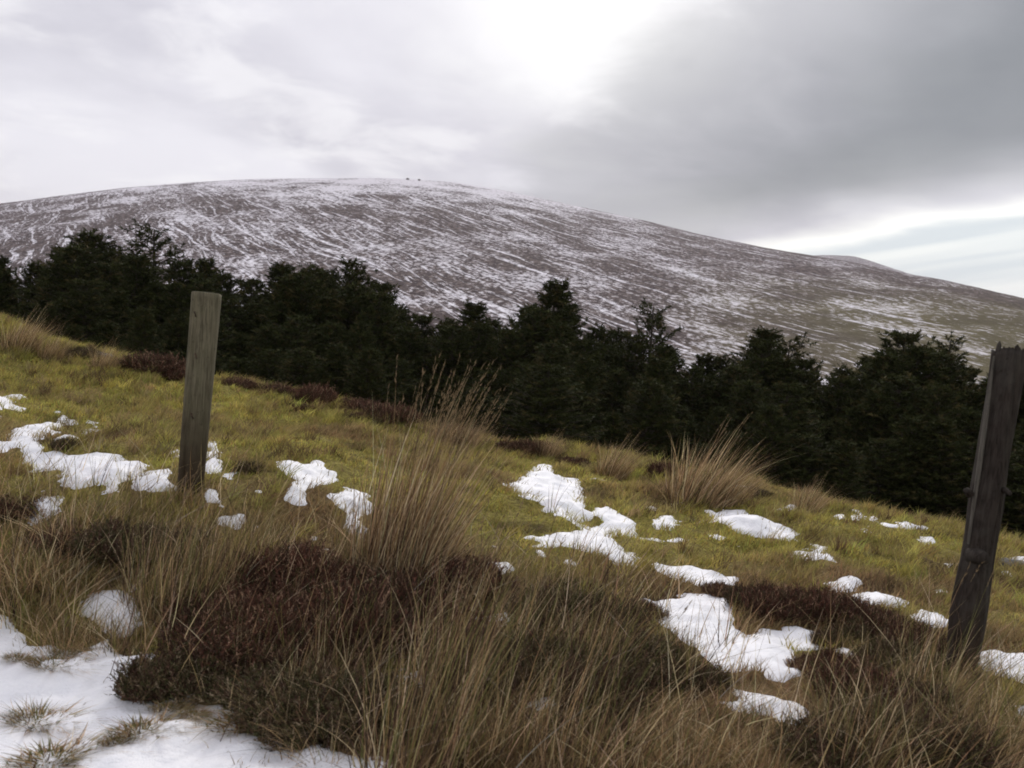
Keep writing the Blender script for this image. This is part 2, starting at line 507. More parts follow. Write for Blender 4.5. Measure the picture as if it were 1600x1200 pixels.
for (cx, cy, rx, ry) in [(116,557,12,5),(153,563,9,4),(208,556,9,4),(209,569,6,4),(284,587,5,4),(220,604,7,4),(515,622,7,5),(527,626,7,4),(672,663,13,6),(740,655,6,4),
    (786,695,8,3),(832,700,7,3),(893,721,9,4),(1047,726,9,4),(1060,789,12,5),(1165,766,14,5),(1185,774,8,3),(1311,808,8,4),(1338,810,11,4),(1352,828,8,4),(1368,809,10,5),
    (1406,821,9,4),(1442,826,9,5),(1452,844,9,5),(1480,885,7,4),(1471,926,9,6),(405,768,6,4),(1060,845,14,4),(1574,892,7,4),(465,785,16,5),(1120,838,10,4),(1015,795,9,4),(80,560,7,3)]:
    SNOW.append([(cx + rx * math.cos(t), cy + ry * math.sin(t)) for t in np.linspace(0, 2 * math.pi, 9)[:-1]])

def project_poly(pl):
    q = np.array(pl, float)
    G = ground_at(q[:, 0], q[:, 1])
    return G[:, :2]
SNOWP = [project_poly(p) for p in SNOW]

def poly_sdf(px_, py_, poly):
    """signed distance, positive inside; flat arrays"""
    x0, y0 = poly[:, 0], poly[:, 1]
    x1, y1 = np.roll(x0, -1), np.roll(y0, -1)
    dmin = np.full(len(px_), 1e9); inside = np.zeros(len(px_), bool)
    for a, b, c, d in zip(x0, y0, x1, y1):
        ex, ey = c - a, d - b
        t = np.clip(((px_ - a) * ex + (py_ - b) * ey) / (ex * ex + ey * ey + 1e-12), 0, 1)
        dmin = np.minimum(dmin, (px_ - a - t * ex) ** 2 + (py_ - b - t * ey) ** 2)
        cond = ((b > py_) != (d > py_))
        with np.errstate(divide='ignore', invalid='ignore'):
            xi = (c - a) * (py_ - b) / (d - b + 1e-15) + a
        inside ^= cond & (px_ < xi)
    dd = np.sqrt(dmin)
    return np.where(inside, dd, -dd)

def poly_field(x, y, polys, pad=0.5):
    x = np.asarray(x, float); y = np.asarray(y, float)
    out = np.full(x.shape, -pad)
    for p in polys:
        mn = p.min(0) - pad; mx = p.max(0) + pad
        s = (x > mn[0]) & (x < mx[0]) & (y > mn[1]) & (y < mx[1])
        if s.any():
            out[s] = np.maximum(out[s], poly_sdf(x[s], y[s], p))
    return out

def snow_sdf(x, y):
    s = poly_field(x, y, SNOWP, 0.4)
    rag = 0.15 * (fbm(x * 0.8, y, 0.22, 4, 91) - 0.38) + 0.36 * s      # outlying scraps
    s = np.maximum(s, np.where(s > -0.38, rag, -1.0))
    return s + 0.006 + 0.085 * fbm(x, y, 0.30, 5, 6) * sstep(2, 6, y) + 0.05 * fbm(x, y, 0.11, 4, 8)

# tufts of grass that break through the snow at the lower left
HOLES = [[(900,815),(930,808),(940,815),(915,822)]]
HOLEP = [project_poly(p) for p in HOLES]
def snow_field(x, y):
    s = snow_sdf(x, y)
    h = poly_field(x, y, HOLEP, 0.3)
    return np.minimum(s, -h - 0.01 + 0.03 * fbm(x, y, 0.1, 2, 9))

# ------------------------------------------------------------------ colour of the sward by place
GREENS = np.array([0.325, 0.285, 0.080]); OLIVE = np.array([0.290, 0.232, 0.088]); BROWN = np.array([0.235, 0.155, 0.082]); STRAW = np.array([0.32, 0.235, 0.115]); DARKB = np.array([0.045, 0.028, 0.016])
def sward(x, y):
    x = np.asarray(x, float); y = np.asarray(y, float)
    g = fbm(x * 0.7, y, 1.3, 4, 12) + 0.6 * fbm(x * 0.6, y, 0.35, 3, 13)
    px, py, d = to_px(np.stack([x, y, base_h(x, y)], -1))
    bias = 0.27 - 0.9 * sstep(3.9, 3.0, d) + 0.25 * sstep(3.2, 6, x) - 0.3 * np.exp(-((x + 3.6) ** 2 + (y - 7) ** 2) / 1.5) - 0.25 * np.exp(-((x - 1.2) ** 2 + (y - 7.6) ** 2) / 1.2)
    bias = bias + 0.25 * np.exp(-((x + 4.5) ** 2 + (y - 9) ** 2) / 5)
    t = sstep(-0.35, 0.45, g + bias)
    dk = sstep(0.22, 0.52, fbm(x, y, 0.5, 3, 15) + 0.25 * fbm(x, y, 0.12, 2, 16))
    c = BROWN + (OLIVE - BROWN) * np.minimum(t * 2, 1)[..., None]
    c = c + (GREENS - c) * np.clip(t * 2 - 1, 0, 1)[..., None]
    c = c + (DARKB - c) * (dk * 0.65)[..., None]
    return c, t

# ------------------------------------------------------------------ ground sheet
def axis(lo, hi, step, far, grow=1.16):
    a = list(np.arange(lo, hi + 1e-6, step))
    s = step; v = hi
    while v < far[1]:
        s *= grow; v += s; a.append(v)
    s = step; v = lo
    while v > far[0]:
        s *= grow; v -= s; a.insert(0, v)
    return np.array(a)
gx = axis(-9.6, 10.0, 0.036, (-3000, 3000))
gy = axis(2.4, 13.6, 0.033, (-400, 3000))
GX, GY = np.meshgrid(gx, gy)
GZ = ground_h(GX, GY)
csw, _ = sward(GX, GY)
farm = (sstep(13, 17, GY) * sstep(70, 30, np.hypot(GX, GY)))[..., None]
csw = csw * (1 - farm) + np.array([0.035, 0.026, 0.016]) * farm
fv = sstep(40, 80, np.hypot(GX, GY))[..., None]
csw = csw * (1 - fv) + fv * (np.array([0.075, 0.062, 0.030]) * (1 + 0.5 * fbm(GX, GY, 40, 5, 95))[..., None])
nx_, ny_ = len(gx), len(gy)
idx = np.arange(nx_ * ny_).reshape(ny_, nx_)
Q = np.stack([idx[:-1, :-1], idx[:-1, 1:], idx[1:, 1:], idx[1:, :-1]], -1).reshape(-1, 4)
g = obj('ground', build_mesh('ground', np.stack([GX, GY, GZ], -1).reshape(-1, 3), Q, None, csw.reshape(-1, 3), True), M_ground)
tag(g, kind='structure')

# snow lying on it
sx = np.arange(-8.4, 8.8, 0.022); sy = np.arange(2.0, 13.4, 0.022)
SX, SY = np.meshgrid(sx, sy)
SF = snow_field(SX, SY)
keep = SF > -0.07
keepf = keep[:-1, :-1] & keep[1:, :-1] & keep[:-1, 1:] & keep[1:, 1:]
used = np.zeros(SX.shape, bool)
used[:-1, :-1] |= keepf; used[1:, :-1] |= keepf; used[:-1, 1:] |= keepf; used[1:, 1:] |= keepf
sel = np.where(used)
lut = -np.ones(SX.shape, int); lut[sel] = np.arange(len(sel[0]))
xs, ys, sf = SX[sel], SY[sel], SF[sel]
smooth_z = base_h(xs, ys) + hum(xs, ys)
th = 0.021 * sstep(-0.02, 0.06, sf) + 0.026 * sstep(0.04, 0.25, sf) - 0.005 + np.where(sf < 0, sf * 0.8, 0)
th = th + 0.030 * fbm(xs, ys, 0.30, 3, 22) * sstep(0.0, 0.15, sf) - 0.010 * sstep(0.25, 0.6, fbm(xs, ys, 0.13, 3, 24)) * sstep(0.05, 0.2, sf) + 0.014 * fbm(xs, ys, 0.07, 3, 23) * sstep(-0.02, 0.08, sf)
zs = smooth_z + th
kf = np.where(keepf)
SQ = np.stack([lut[kf[0], kf[1]], lut[kf[0], kf[1] + 1], lut[kf[0] + 1, kf[1] + 1], lut[kf[0] + 1, kf[1]]], -1)
so = obj('snow', build_mesh('snow', np.stack([xs, ys, zs], -1), SQ, None, None, True), M_snow)
tag(so, 'patches of thawing white snow lying on the rough grass slope', 'snow', kind='stuff')

# ------------------------------------------------------------------ the mountain
ridge = [(-700,430),(-400,372),(-200,340),(0,319),(100,306),(200,293),(300,285),(380,281),(450,279),(600,279),(700,284),(780,297),(840,309),(900,322),(1000,343),(1100,368),(1200,388),(1260,397),(1340,410),(1400,424),(1480,438),(1540,452),(1600,467),(1800,520),(2100,590)]
ra = []; re_ = []
for p in ridge:
    a_, e_ = az_el(*p); ra.append(a_); re_.append(math.tan(e_))
ra = np.array(ra); re_ = np.array(re_)
na, nd = 620, 330
azs = np.linspace(R(-62), R(62), na)
er = np.interp(azs, ra, re_)
for _ in range(14):
    er[1:-1] = 0.25 * er[:-2] + 0.5 * er[1:-1] + 0.25 * er[2:]
dr = 1250 + 130 * np.cos(azs * 2.3) - 520 * sstep(R(0), R(45), azs) + 180 * sstep(R(-5), R(-40), azs)
tt = np.linspace(0, 1.55, nd)
D0 = 170.0
AZ, T = np.meshgrid(azs, tt)
ER = er[None, :]; DR = dr[None, :]
DD = D0 + (DR - D0) * T
e0 = -0.20
tcl = np.clip(T, 0, 1)
EL = e0 + (ER - e0) * np.sin(np.pi / 2 * tcl ** 0.62)
EL = np.where(T > 1, ER - (T - 1) ** 2 * 0.42, EL)
# el is measured against horizontal distance
HX = DD * np.sin(AZ); HY = DD * np.cos(AZ)
HZ = EL * DD
gul = fbm(HX * 0.5 + HY * 0.15, HY * 0.9, 150, 4, 31)
HZ = HZ + (4.5 * gul + 1.6 * fbm(HX, HY, 22, 3, 32)) * sstep(0, 0.15, T) * (0.35 + 0.65 * sstep(1.0, 0.7, T))
idx = np.arange(na * nd).reshape(nd, na)
Q = np.stack([idx[:-1, :-1], idx[:-1, 1:], idx[1:, 1:], idx[1:, :-1]], -1).reshape(-1, 4)

def hill_mat(far=False):
    mt, k, out = new_mat('snow_streaked_heath')
    tcn = k.n('ShaderNodeTexCoord')
    o = tcn.outputs['Object']
    x, y, z = k.sep(o)
    n_big = k.noise(k.comb(k.math('MULTIPLY', x, 1 / 190), k.math('MULTIPLY', y, 1 / 260), k.math('MULTIPLY', z, 1 / 60)), 1.0, 4, 0.55, 0.3)
    # drifts follow shelves that fall to the right
    wx = k.math('MULTIPLY', k.math('SUBTRACT', n_big, 0.5), 9.0)
    def streak(ang, lx, lz, det, off, rough=0.6, dist=0.4):
        ca, sa = math.cos(R(ang)), math.sin(R(ang))
        u = k.math('SUBTRACT', k.math('MULTIPLY', x, ca), k.math('MULTIPLY', z, sa))
        v = k.math('ADD', k.math('ADD', k.math('MULTIPLY', x, sa), k.math('MULTIPLY', z, ca)), wx)
        return k.noise(k.comb(k.math('MULTIPLY', u, 1 / lx), k.math('ADD', k.math('MULTIPLY', y, 1 / 700), off), k.math('MULTIPLY', v, 1 / lz)), 1.0, det, rough, dist)
    s1 = streak(17, 80, 2.9, 4, 0.0, 0.62, 0.2)
    s2 = streak(24, 34, 1.9, 4, 7.0, 0.64, 0.2)
    s3 = streak(12, 6, 0.8, 5, 3.0, 0.7)
    fine = k.noise(k.comb(k.math('MULTIPLY', x, 0.30), k.math('MULTIPLY', y, 0.06), k.math('MULTIPLY', z, 0.75)), 1.0, 6, 0.75)
    n_mid = k.noise(k.comb(k.math('MULTIPLY', x, 1 / 60), k.math('MULTIPLY', y, 1 / 120), k.math('MULTIPLY', z, 1 / 22)), 1.0, 3, 0.55, 0.3)
    # vegetation
    right = k.smooth(x, -30.0, 260.0)
    lowz = k.smooth(z, 70.0, -20.0)
    heath = k.mix(k.smooth(n_mid, 0.35, 0.66), (0.052, 0.029, 0.032), (0.108, 0.068, 0.068))
    heath = k.mix(k.smooth(fine, 0.40, 0.62), k.mix(0.7, heath, (0.018, 0.012, 0.012)), k.mix(0.6, heath, (0.21, 0.165, 0.145)))
    moor = k.mix(k.smooth(n_mid, 0.3, 0.7), (0.080, 0.068, 0.030), (0.135, 0.112, 0.048))
    gm = k.math('MULTIPLY', k.math('MULTIPLY', right, lowz), 0.75)
    gm = k.math('ADD', gm, k.math('MULTIPLY', right, 0.15), clamp=True)
    veg = k.mix(k.smooth(k.math('ADD', gm, k.math('MULTIPLY', k.math('SUBTRACT', n_mid, 0.5), 0.8)), 0.15, 0.75), heath, moor)
    # dusting: grows with height, thins to the right
    hi = k.smooth(z, 70.0, 200.0)
    leftf = k.smooth(x, 430.0, -250.0)
    dust = k.math('MULTIPLY', k.math('ADD', k.math('MULTIPLY', hi, 1.0), 0.10), k.math('ADD', k.math('MULTIPLY', leftf, 0.95), 0.05))
    dn = k.smooth(k.math('ADD', k.math('ADD', k.math('MULTIPLY', fine, 0.7), k.math('MULTIPLY', s3, 0.5)), k.math('MULTIPLY', k.math('SUBTRACT', n_mid, 0.5), 0.5)), 0.40, 0.78)
    thr = k.math('SUBTRACT', 1.0, dust)
    dusting = k.math('MULTIPLY', k.smooth(k.math('SUBTRACT', dn, k.math('MULTIPLY', thr, 0.74)), -0.14, 0.36), 0.85)
    # drifts
    cov = k.math('ADD', k.math('MULTIPLY', k.math('SUBTRACT', n_big, 0.5), 0.14), k.math('MULTIPLY', k.smooth(x, 460.0, -120.0), 0.07))
    cov = k.math('ADD', cov, k.math('MULTIPLY', k.math('SUBTRACT', n_mid, 0.5), 0.12))
    a1_ = k.smooth(k.math('ADD', s1, cov), 0.645, 0.675)
    a2_ = k.smooth(k.math('ADD', s2, cov), 0.640, 0.67)
    a3_ = k.smooth(k.math('ADD', k.math('ADD', s3, cov), k.math('MULTIPLY', leftf, 0.08)), 0.71, 0.78)
    dr_ = k.math('MAXIMUM', a1_, k.math('MAXIMUM', k.math('MULTIPLY', a2_, 0.9), k.math('MULTIPLY', a3_, 0.6)))
    brk = k.smooth(fine, 0.36, 0.56)
    dr_ = k.math('MULTIPLY', dr_, brk)
    dr_ = k.math('MULTIPLY', dr_, k.smooth(z, 250.0, 130.0, 0.45, 1.0))
    sn = k.math('MAXIMUM', dr_, dusting)
    if far: sn = k.math('MAXIMUM', sn, k.smooth(fine, 0.35, 0.65, 0.0, 0.5))
    c = k.mix(sn, veg, (0.84, 0.81, 0.87))
    b = k.n('ShaderNodeBsdfPrincipled')
    k.inp(b.inputs['Base Color'], c); b.inputs['Roughness'].default_value = 0.95
    b.inputs['Specular IOR Level'].default_value = 0.05
    bm_ = k.n('ShaderNodeBump'); bm_.inputs['Strength'].default_value = 0.6; bm_.inputs['Distance'].default_value = 1.2
    k.inp(bm_.inputs['Height'], k.math('ADD', fine, k.math('MULTIPLY', s2, 0.8))); k.nt.links.new(bm_.outputs[0], b.inputs['Normal'])
    k.nt.links.new(b.outputs[0], out.inputs[0])
    return mt
h = obj('mountain', build_mesh('mountain', np.stack([HX, HY, HZ], -1).reshape(-1, 3), Q, None, None, True), hill_mat())
tag(h, kind='structure')

# the snowy shoulder that shows behind the right-hand ridge
pk = px_at(1292, 400.5, 2300)
bx = np.linspace(-900, 900, 120); by = np.linspace(-700, 700, 90)
BX, BY = np.meshgrid(bx, by)
sl = np.where(BX > 0, 0.27, 0.12)
BZ = pk[2] - np.sqrt((BX * sl) ** 2 + 9) + 3 - (BY / 700) ** 2 * 160 + 2 * fbm(BX, BY, 60, 3, 40)
idx = np.arange(120 * 90).reshape(90, 120)
Q = np.stack([idx[:-1, :-1], idx[:-1, 1:], idx[1:, 1:], idx[1:, :-1]], -1).reshape(-1, 4)
h2 = obj('distant_hill', build_mesh('distant_hill', np.stack([BX + pk[0], BY + pk[1], BZ], -1).reshape(-1, 3), Q, None, None, True), hill_mat(True))
tag(h2, kind='structure')

# ------------------------------------------------------------------ summit rocks
def rock_mesh(name, r, seed, flat=0.7):
    import bmesh
    bm = bmesh.new()
    bmesh.ops.create_icosphere(bm, subdivisions=3, radius=1.0)
    rs = np.random.default_rng(seed)
    pts = rs.normal(size=(9, 3)); pts /= np.linalg.norm(pts, axis=1)[:, None]; cut = rs.uniform(0.62, 0.95, 9)
    for v in bm.verts:
        c = np.array(v.co)
        for p, q in zip(pts, cut):
            dd = c @ p
            if dd > q: c = c - p * (dd - q) * 0.9
        c = c * (1 + 0.04 * rs.normal())
        v.co = Vector((c[0] * r[0], c[1] * r[1], c[2] * r[2]))
    me = bpy.data.meshes.new(name); bm.to_mesh(me); bm.free()
    return me
def stone_mat():
    mt, k, out = new_mat('lichened_stone')
    tcn = k.n('ShaderNodeTexCoord')
    f = k.noise(tcn.outputs['Object'], 14.0, 5, 0.65)
    b = k.n('ShaderNodeBsdfPrincipled')
    k.inp(b.inputs['Base Color'], k.mix(k.smooth(f, 0.35, 0.65), (0.07, 0.065, 0.06), (0.20, 0.19, 0.18))); b.inputs['Roughness'].default_value = 0.9
    k.nt.links.new(b.outputs[0], out.inputs[0])
    return mt
M_stone = stone_mat()

# ------------------------------------------------------------------ conifers
def conifer_crown(seed, H=8.0, Rr=2.1, dens=1.0, start=0.04, power=0.75, sparse=False):
    """whorls of upswept limbs, each carrying short twigs bristling with needles"""
    rs = np.random.default_rng(seed)
    Bl = Blades(); wood = []
    z = start * H
    while z < H * 0.995:
        f = (z - start * H) / (H * (1 - start))
        L = Rr * (1 - f) ** power * rs.uniform(0.8, 1.12) + 0.10
        nb = int((7 if f < 0.9 else 5) * (0.6 if sparse else 1) + rs.integers(0, 3))
        ph0 = rs.uniform(0, 2 * math.pi)
        for b in range(nb):
            ph = ph0 + 2 * math.pi * b / nb + rs.normal(0, 0.25)
            l = L * rs.uniform(0.55, 1.12)
            if sparse and rs.random() < 0.25: continue
            rise = rs.uniform(0.05, 0.35) + 0.45 * f
            dirh = np.array([math.cos(ph), math.sin(ph)])
            ntw = max(4, int(l / 0.105 * dens))
            ts = np.sort(rs.uniform(0.12, 1.0, ntw)); ts[-1] = 1
            z0 = z + rs.uniform(-0.12, 0.12)
            pts = np.stack([dirh[0] * l * ts, dirh[1] * l * ts, z0 + l * rise * ts ** 1.5 - 0.10 * l * ts * (1 - f)], 1)
            wood.append((np.array([0, 0, z0]), pts[-1], 0.035 * (1 - f) + 0.010))
            # side twigs
            side = rs.uniform(-1, 1, ntw) * 0.42 * l * (1.15 - ts) + rs.normal(0, 0.04, ntw)
            tip = pts + np.stack([-dirh[1] * side, dirh[0] * side, np.abs(side) * 0.25 + rs.uniform(-0.03, 0.12, ntw)], 1)
            tl = rs.uniform(0.14, 0.30, ntw) * (1 - 0.3 * f)
            tdir = np.stack([dirh[0] * 0.7 - dirh[1] * np.sign(side) * 0.5 + rs.normal(0, .25, ntw), dirh[1] * 0.7 + dirh[0] * np.sign(side) * 0.5 + rs.normal(0, .25, ntw), rs.uniform(0.1, 0.9, ntw)], 1)
            tdir /= np.linalg.norm(tdir, axis=1)[:, None]
            K = 15
            s_ = rs.uniform(-0.1, 1, (ntw, K))
            cen = tip[:, None] + tdir[:, None] * (s_ * tl[:, None])[..., None]
            rd = rs.normal(size=(ntw, K, 3)) + tdir[:, None] * 0.9
            rd /= np.linalg.norm(rd, axis=2)[..., None]
            nl = rs.uniform(0.08, 0.17, (ntw, K))[..., None]
            sd_ = np.cross(rd, rs.normal(size=(ntw, K, 3))); sd_ /= np.linalg.norm(sd_, axis=2)[..., None] + 1e-9
            wv = sd_ * rs.uniform(0.012, 0.026, (ntw, K))[..., None]
            base = rs.choice(3, (ntw, 1), p=[0.5, 0.35, 0.15])
            pal = np.array([[0.030, 0.035, 0.012], [0.046, 0.050, 0.016], [0.068, 0.056, 0.022]]) * rs.uniform(0.85, 1.15)
            cc = pal[np.broadcast_to(base, (ntw, K))] * rs.uniform(0.7, 1.3, (ntw, K, 1))
            c2 = cc.reshape(-1, 3)
            P0 = (cen - wv).reshape(-1, 3); P1 = (cen + wv).reshape(-1, 3); P2 = (cen + rd * nl).reshape(-1, 3)
            V = np.stack([P0, P1, P2], 1).reshape(-1, 3)
            Bl.V.append(V); Bl.C.append(np.repeat(c2, 3, 0)); Bl.T.append(np.arange(len(V)).reshape(-1, 3) + Bl.n); Bl.n += len(V)
        z += rs.uniform(0.17, 0.26) * (1.5 if sparse else 1) * (1 - 0.35 * f)
    return Bl.mesh('crown'), wood

def tube_mesh(name, paths, sides=6):
    """paths: list of (points Nx3, radii N)"""
    V = []; Qs = []; T = []; n0 = 0
    for pts, rad in paths:
        pts = np.asarray(pts, float); N = len(pts)
        for i in range(N):
            t = pts[min(i + 1, N - 1)] - pts[max(i - 1, 0)]; t /= np.linalg.norm(t) + 1e-9
            u = np.cross(t, [0.13, 0.31, 0.94] if abs(t[2]) < 0.95 else [1, 0, 0]); u /= np.linalg.norm(u); v = np.cross(t, u)
            for s in range(sides):
                a = 2 * math.pi * s / sides
                V.append(pts[i] + rad[i] * (math.cos(a) * u + math.sin(a) * v))
        for i in range(N - 1):
            for s in range(sides):
                a = n0 + i * sides + s; b = n0 + i * sides + (s + 1) % sides
                Qs.append((a, b, b + sides, a + sides))
        n0 += N * sides
    return build_mesh(name, np.array(V), np.array(Qs), None, None, True)

def make_conifer(seed, **kw):
    root = empty('conifer_tree', (0, 0, 0))
    H = kw.get('H', 8.0)
    cm, wood = conifer_crown(seed, **kw)
    rs = random.Random(seed)
    zz = np.linspace(-0.4, H, 9)
    ax = np.stack([np.cumsum([rs.uniform(-.03, .03) for _ in zz]), np.cumsum([rs.uniform(-.03, .03) for _ in zz]), zz], 1); ax[:, :2] -= ax[0, :2]
    paths = [(ax, 0.12 * (1 - np.clip(zz / H, 0, 1)) + 0.015)]
    for a, b, r in wood:
        m_ = (a + b) / 2 + np.array([0, 0, -0.06])
        paths.append((np.array([a, m_, b]), [r, r * 0.7, r * 0.3]))
    obj('trunk', tube_mesh('trunk', paths[:1], 8), M_bark, root)
    cr = obj('crown', cm, M_needle, root)
    obj('branch', tube_mesh('branch', paths[1:], 4), M_bark, cr)
    tag(root, 'conifer', 'tree', 'conifers of the dark plantation')
    return root
protos = [make_conifer(101, H=8.0, Rr=2.4, power=0.66),
          make_conifer(102, H=8.0, Rr=2.2, power=0.78),
          make_conifer(103, H=8.0, Rr=2.7, power=0.62),
          make_conifer(104, H=8.0, Rr=2.1, power=0.95),
          make_conifer(105, H=8.0, Rr=1.3, power=0.42, sparse=True, dens=1.1, start=0.25),
          make_conifer(106, H=8.0, Rr=2.4, power=0.62)]
used_proto = set()
def place_tree(px, py, d, var, label, wide=1.0, group='conifers of the dark plantation', hmin=2.2):
    top = px_at(px, py, d)
    gz = float(base_h(top[0], top[1]))
    hgt = max(top[2] - gz, hmin)
    s = hgt / 8.0
    if var in used_proto: o = copy_tree(protos[var])
    else: o = protos[var]; used_proto.add(var)
    o.location = (top[0], top[1], top[2] - hgt)
    o.rotation_euler = (rng.normal(0, 0.02), rng.normal(0, 0.02), rng.uniform(0, 6.28))
    o.scale = (s * wide * 1.15, s * wide * 1.15, s)
    o['label'] = label
    if group: o['group'] = group
    return o
SIL = [  # px, py of the top, distance, variant, width, label
 (8,400,24,1,1.0,'dark conifer at the far left edge of the plantation, top just under the moor'),
 (55,408,22,0,1.0,'low rounded conifer between the left edge and the tall bushy one'),
 (103,384,22,3,1.1,'slim conifer touching the left side of the tall bushy tree'),
 (140,362,21,0,1.15,'tall bushy conifer, the highest solid crown on the left'),
 (178,386,22,2,0.9,'broad conifer touching the right side of the tall bushy tree on the left'),
 (240,350,23,4,1.1,'thin sparse treetop poking above the left wood against the snowy hill'),
 (222,404,20,5,1.0,'dense conifer below and left of the thin sparse treetop'),
 (285,406,21,1,1.1,'conifer just right of the thin sparse treetop, above the fence post'),
 (318,402,22,3,1.0,'pointed conifer standing behind the top of the flat-topped fence post'),
 (352,425,21,0,1.0,'rounded conifer just right of the flat-topped fence post'),
 (398,435,22,5,1.0,'low conifer between the flat-topped post and the first notch in the treeline'),
 (430,410,21,3,1.3,'narrow pointed conifer left of the first bright notch in the treeline'),
 (490,416,20,0,1.0,'rounded conifer just right of the first bright notch in the treeline'),
 (522,425,22,1,1.0,'conifer squeezed between two rounded crowns left of centre'),
 (555,408,20,2,0.9,'broad conifer with ragged top left of the snowy gap'),
 (592,440,20,5,0.9,'conifer on the shoulder where the treeline drops toward the centre'),
 (622,478,21,1,1.0,'lower conifer on the falling treeline left of centre'),
 (665,490,22,5,1.1,'small conifer at the left end of the low dip in the treeline'),
 (705,497,21,0,0.9,'small conifer in the low dip just left of the twin-tipped one'),
 (742,470,20,3,1.35,'pointed conifer rising alone over the dip left of the tallest central tree'),
 (768,497,22,1,1.0,'small conifer filling the notch left of the tallest central tree'),
 (828,478,21,5,0.85,'conifer hugging the left side of the tallest central tree'),
 (858,436,20,3,1.35,'tallest conifer in the middle with a knobbly leader against the hill'),
 (890,475,21,1,1.0,'conifer hugging the right side of the tallest central tree'),
 (935,508,21,0,0.9,'low conifer on the right flank of the tallest central tree'),
 (962,514,22,5,0.9,'low dense conifer just left of the lollipop shaped treetop'),
 (1018,470,20,4,1.0,'lone lollipop shaped treetop with open branches right of centre'),
 (1058,545,20,1,1.0,'low conifer immediately right of the lollipop shaped treetop'),
 (1092,550,21,3,1.2,'small pointed conifer in the right-hand dip of the treeline'),
 (1130,556,21,0,0.9,'small rounded conifer in the right-hand dip of the treeline'),
 (1192,512,20,3,1.4,'taller of the twin tops in the right half of the plantation'),
 (1226,520,21,4,1.0,'open-branched right one of the twin tops in the right half of the plantation'),
 (1262,560,20,5,0.9,'dense square-shouldered conifer left of the grassy notch'),
 (1318,572,21,0,0.9,'low conifer right of the grassy notch in the treeline'),
 (1362,556,20,5,1.0,'conifer on the left shoulder of the round-topped pair'),
 (1420,519,19,5,1.1,'left and larger of the round-topped pair near the weathered post'),
 (1480,522,20,4,0.9,'small round treetop on a bare stem left of the weathered post'),
 (1508,572,20,5,0.9,'broad conifer directly left of the weathered post'),
 (1560,580,20,5,0.9,'conifer hidden partly behind the weathered post'),
 (1610,566,19,0,1.0,'conifer at the right edge of the photo beyond the weathered post'),
]
for (px, py, d, v, wd_, lb) in SIL:
    place_tree(px, py + 9, d, v, lb, wd_)
silx = [s[0] for s in SIL]; sily = [s[1] for s in SIL]
LM = [(0, 'the left photo edge'), (140, 'the tall bushy left tree'), (240, 'the thin sparse treetop'), (322, 'the flat-topped post'), (398, 'the low rounded top beyond the post'),
      (460, 'the first bright notch'), (522, 'the squeezed crown left of centre'), (592, 'the falling shoulder of the treeline'), (665, 'the low dip in the treeline'), (742, 'the lone pointed tree over the dip'),
      (858, 'the tallest central tree'), (940, 'the right flank of the central tree'), (1018, 'the lollipop shaped treetop'), (1100, 'the right-hand dip'), (1205, 'the twin tops'),
      (1290, 'the grassy notch'), (1362, 'the left shoulder of the round-topped pair'), (1430, 'the round-topped pair'), (1490, 'the small round treetop on a bare stem'), (1560, 'the gnarled post')]
seen_lab = {}
def mass_label(row, x):
    if x < -40 or x > 1660: return ['dark upper-rank conifer ', 'dark mid-mass conifer ', 'dark near-edge conifer '][row] + ('beyond the left edge of the photo' if x < 0 else 'beyond the right edge of the photo')
    lx, nm = min(LM, key=lambda q: abs(q[0] - x))
    side = 'straight below' if abs(x - lx) < 14 else ('just left of and below' if x < lx else 'just right of and below')
    lab = ['dark upper-rank conifer ', 'dark mid-mass conifer ', 'dark near-edge conifer '][row] + side + ' ' + nm
    if lab in seen_lab:
        lab = lab.replace('just ', 'further ').replace('straight below', 'crowded below')
    seen_lab[lab] = 1
    return lab
k_ = 0
for row, (dd, drop, step) in enumerate([(18.6, 34, 40), (16.6, 86, 50), (14.6, 128, 52)]):
    x = -230 + row * 21
    while x < 1900:
        y0 = float(np.interp(x, silx, np.array(sily)))
        yy = y0 + drop + rng.uniform(-16, 16)
        if row == 2: yy = max(yy, 0) + 5
        # keep the left part from rising out of the low bank
        v = int(rng.choice([0, 1, 2, 5, 3]))
        place_tree(x, yy, dd + rng.uniform(-0.6, 0.6), v,
                   mass_label(row, x),
                   wide=rng.uniform(1.0, 1.35) * (1.0 if row < 2 else 1.15),
                   group=['packed conifers under the skyline', 'packed conifers in the mass', 'conifers along the near edge of the wood'][row])
        x += step * rng.uniform(0.85, 1.15)

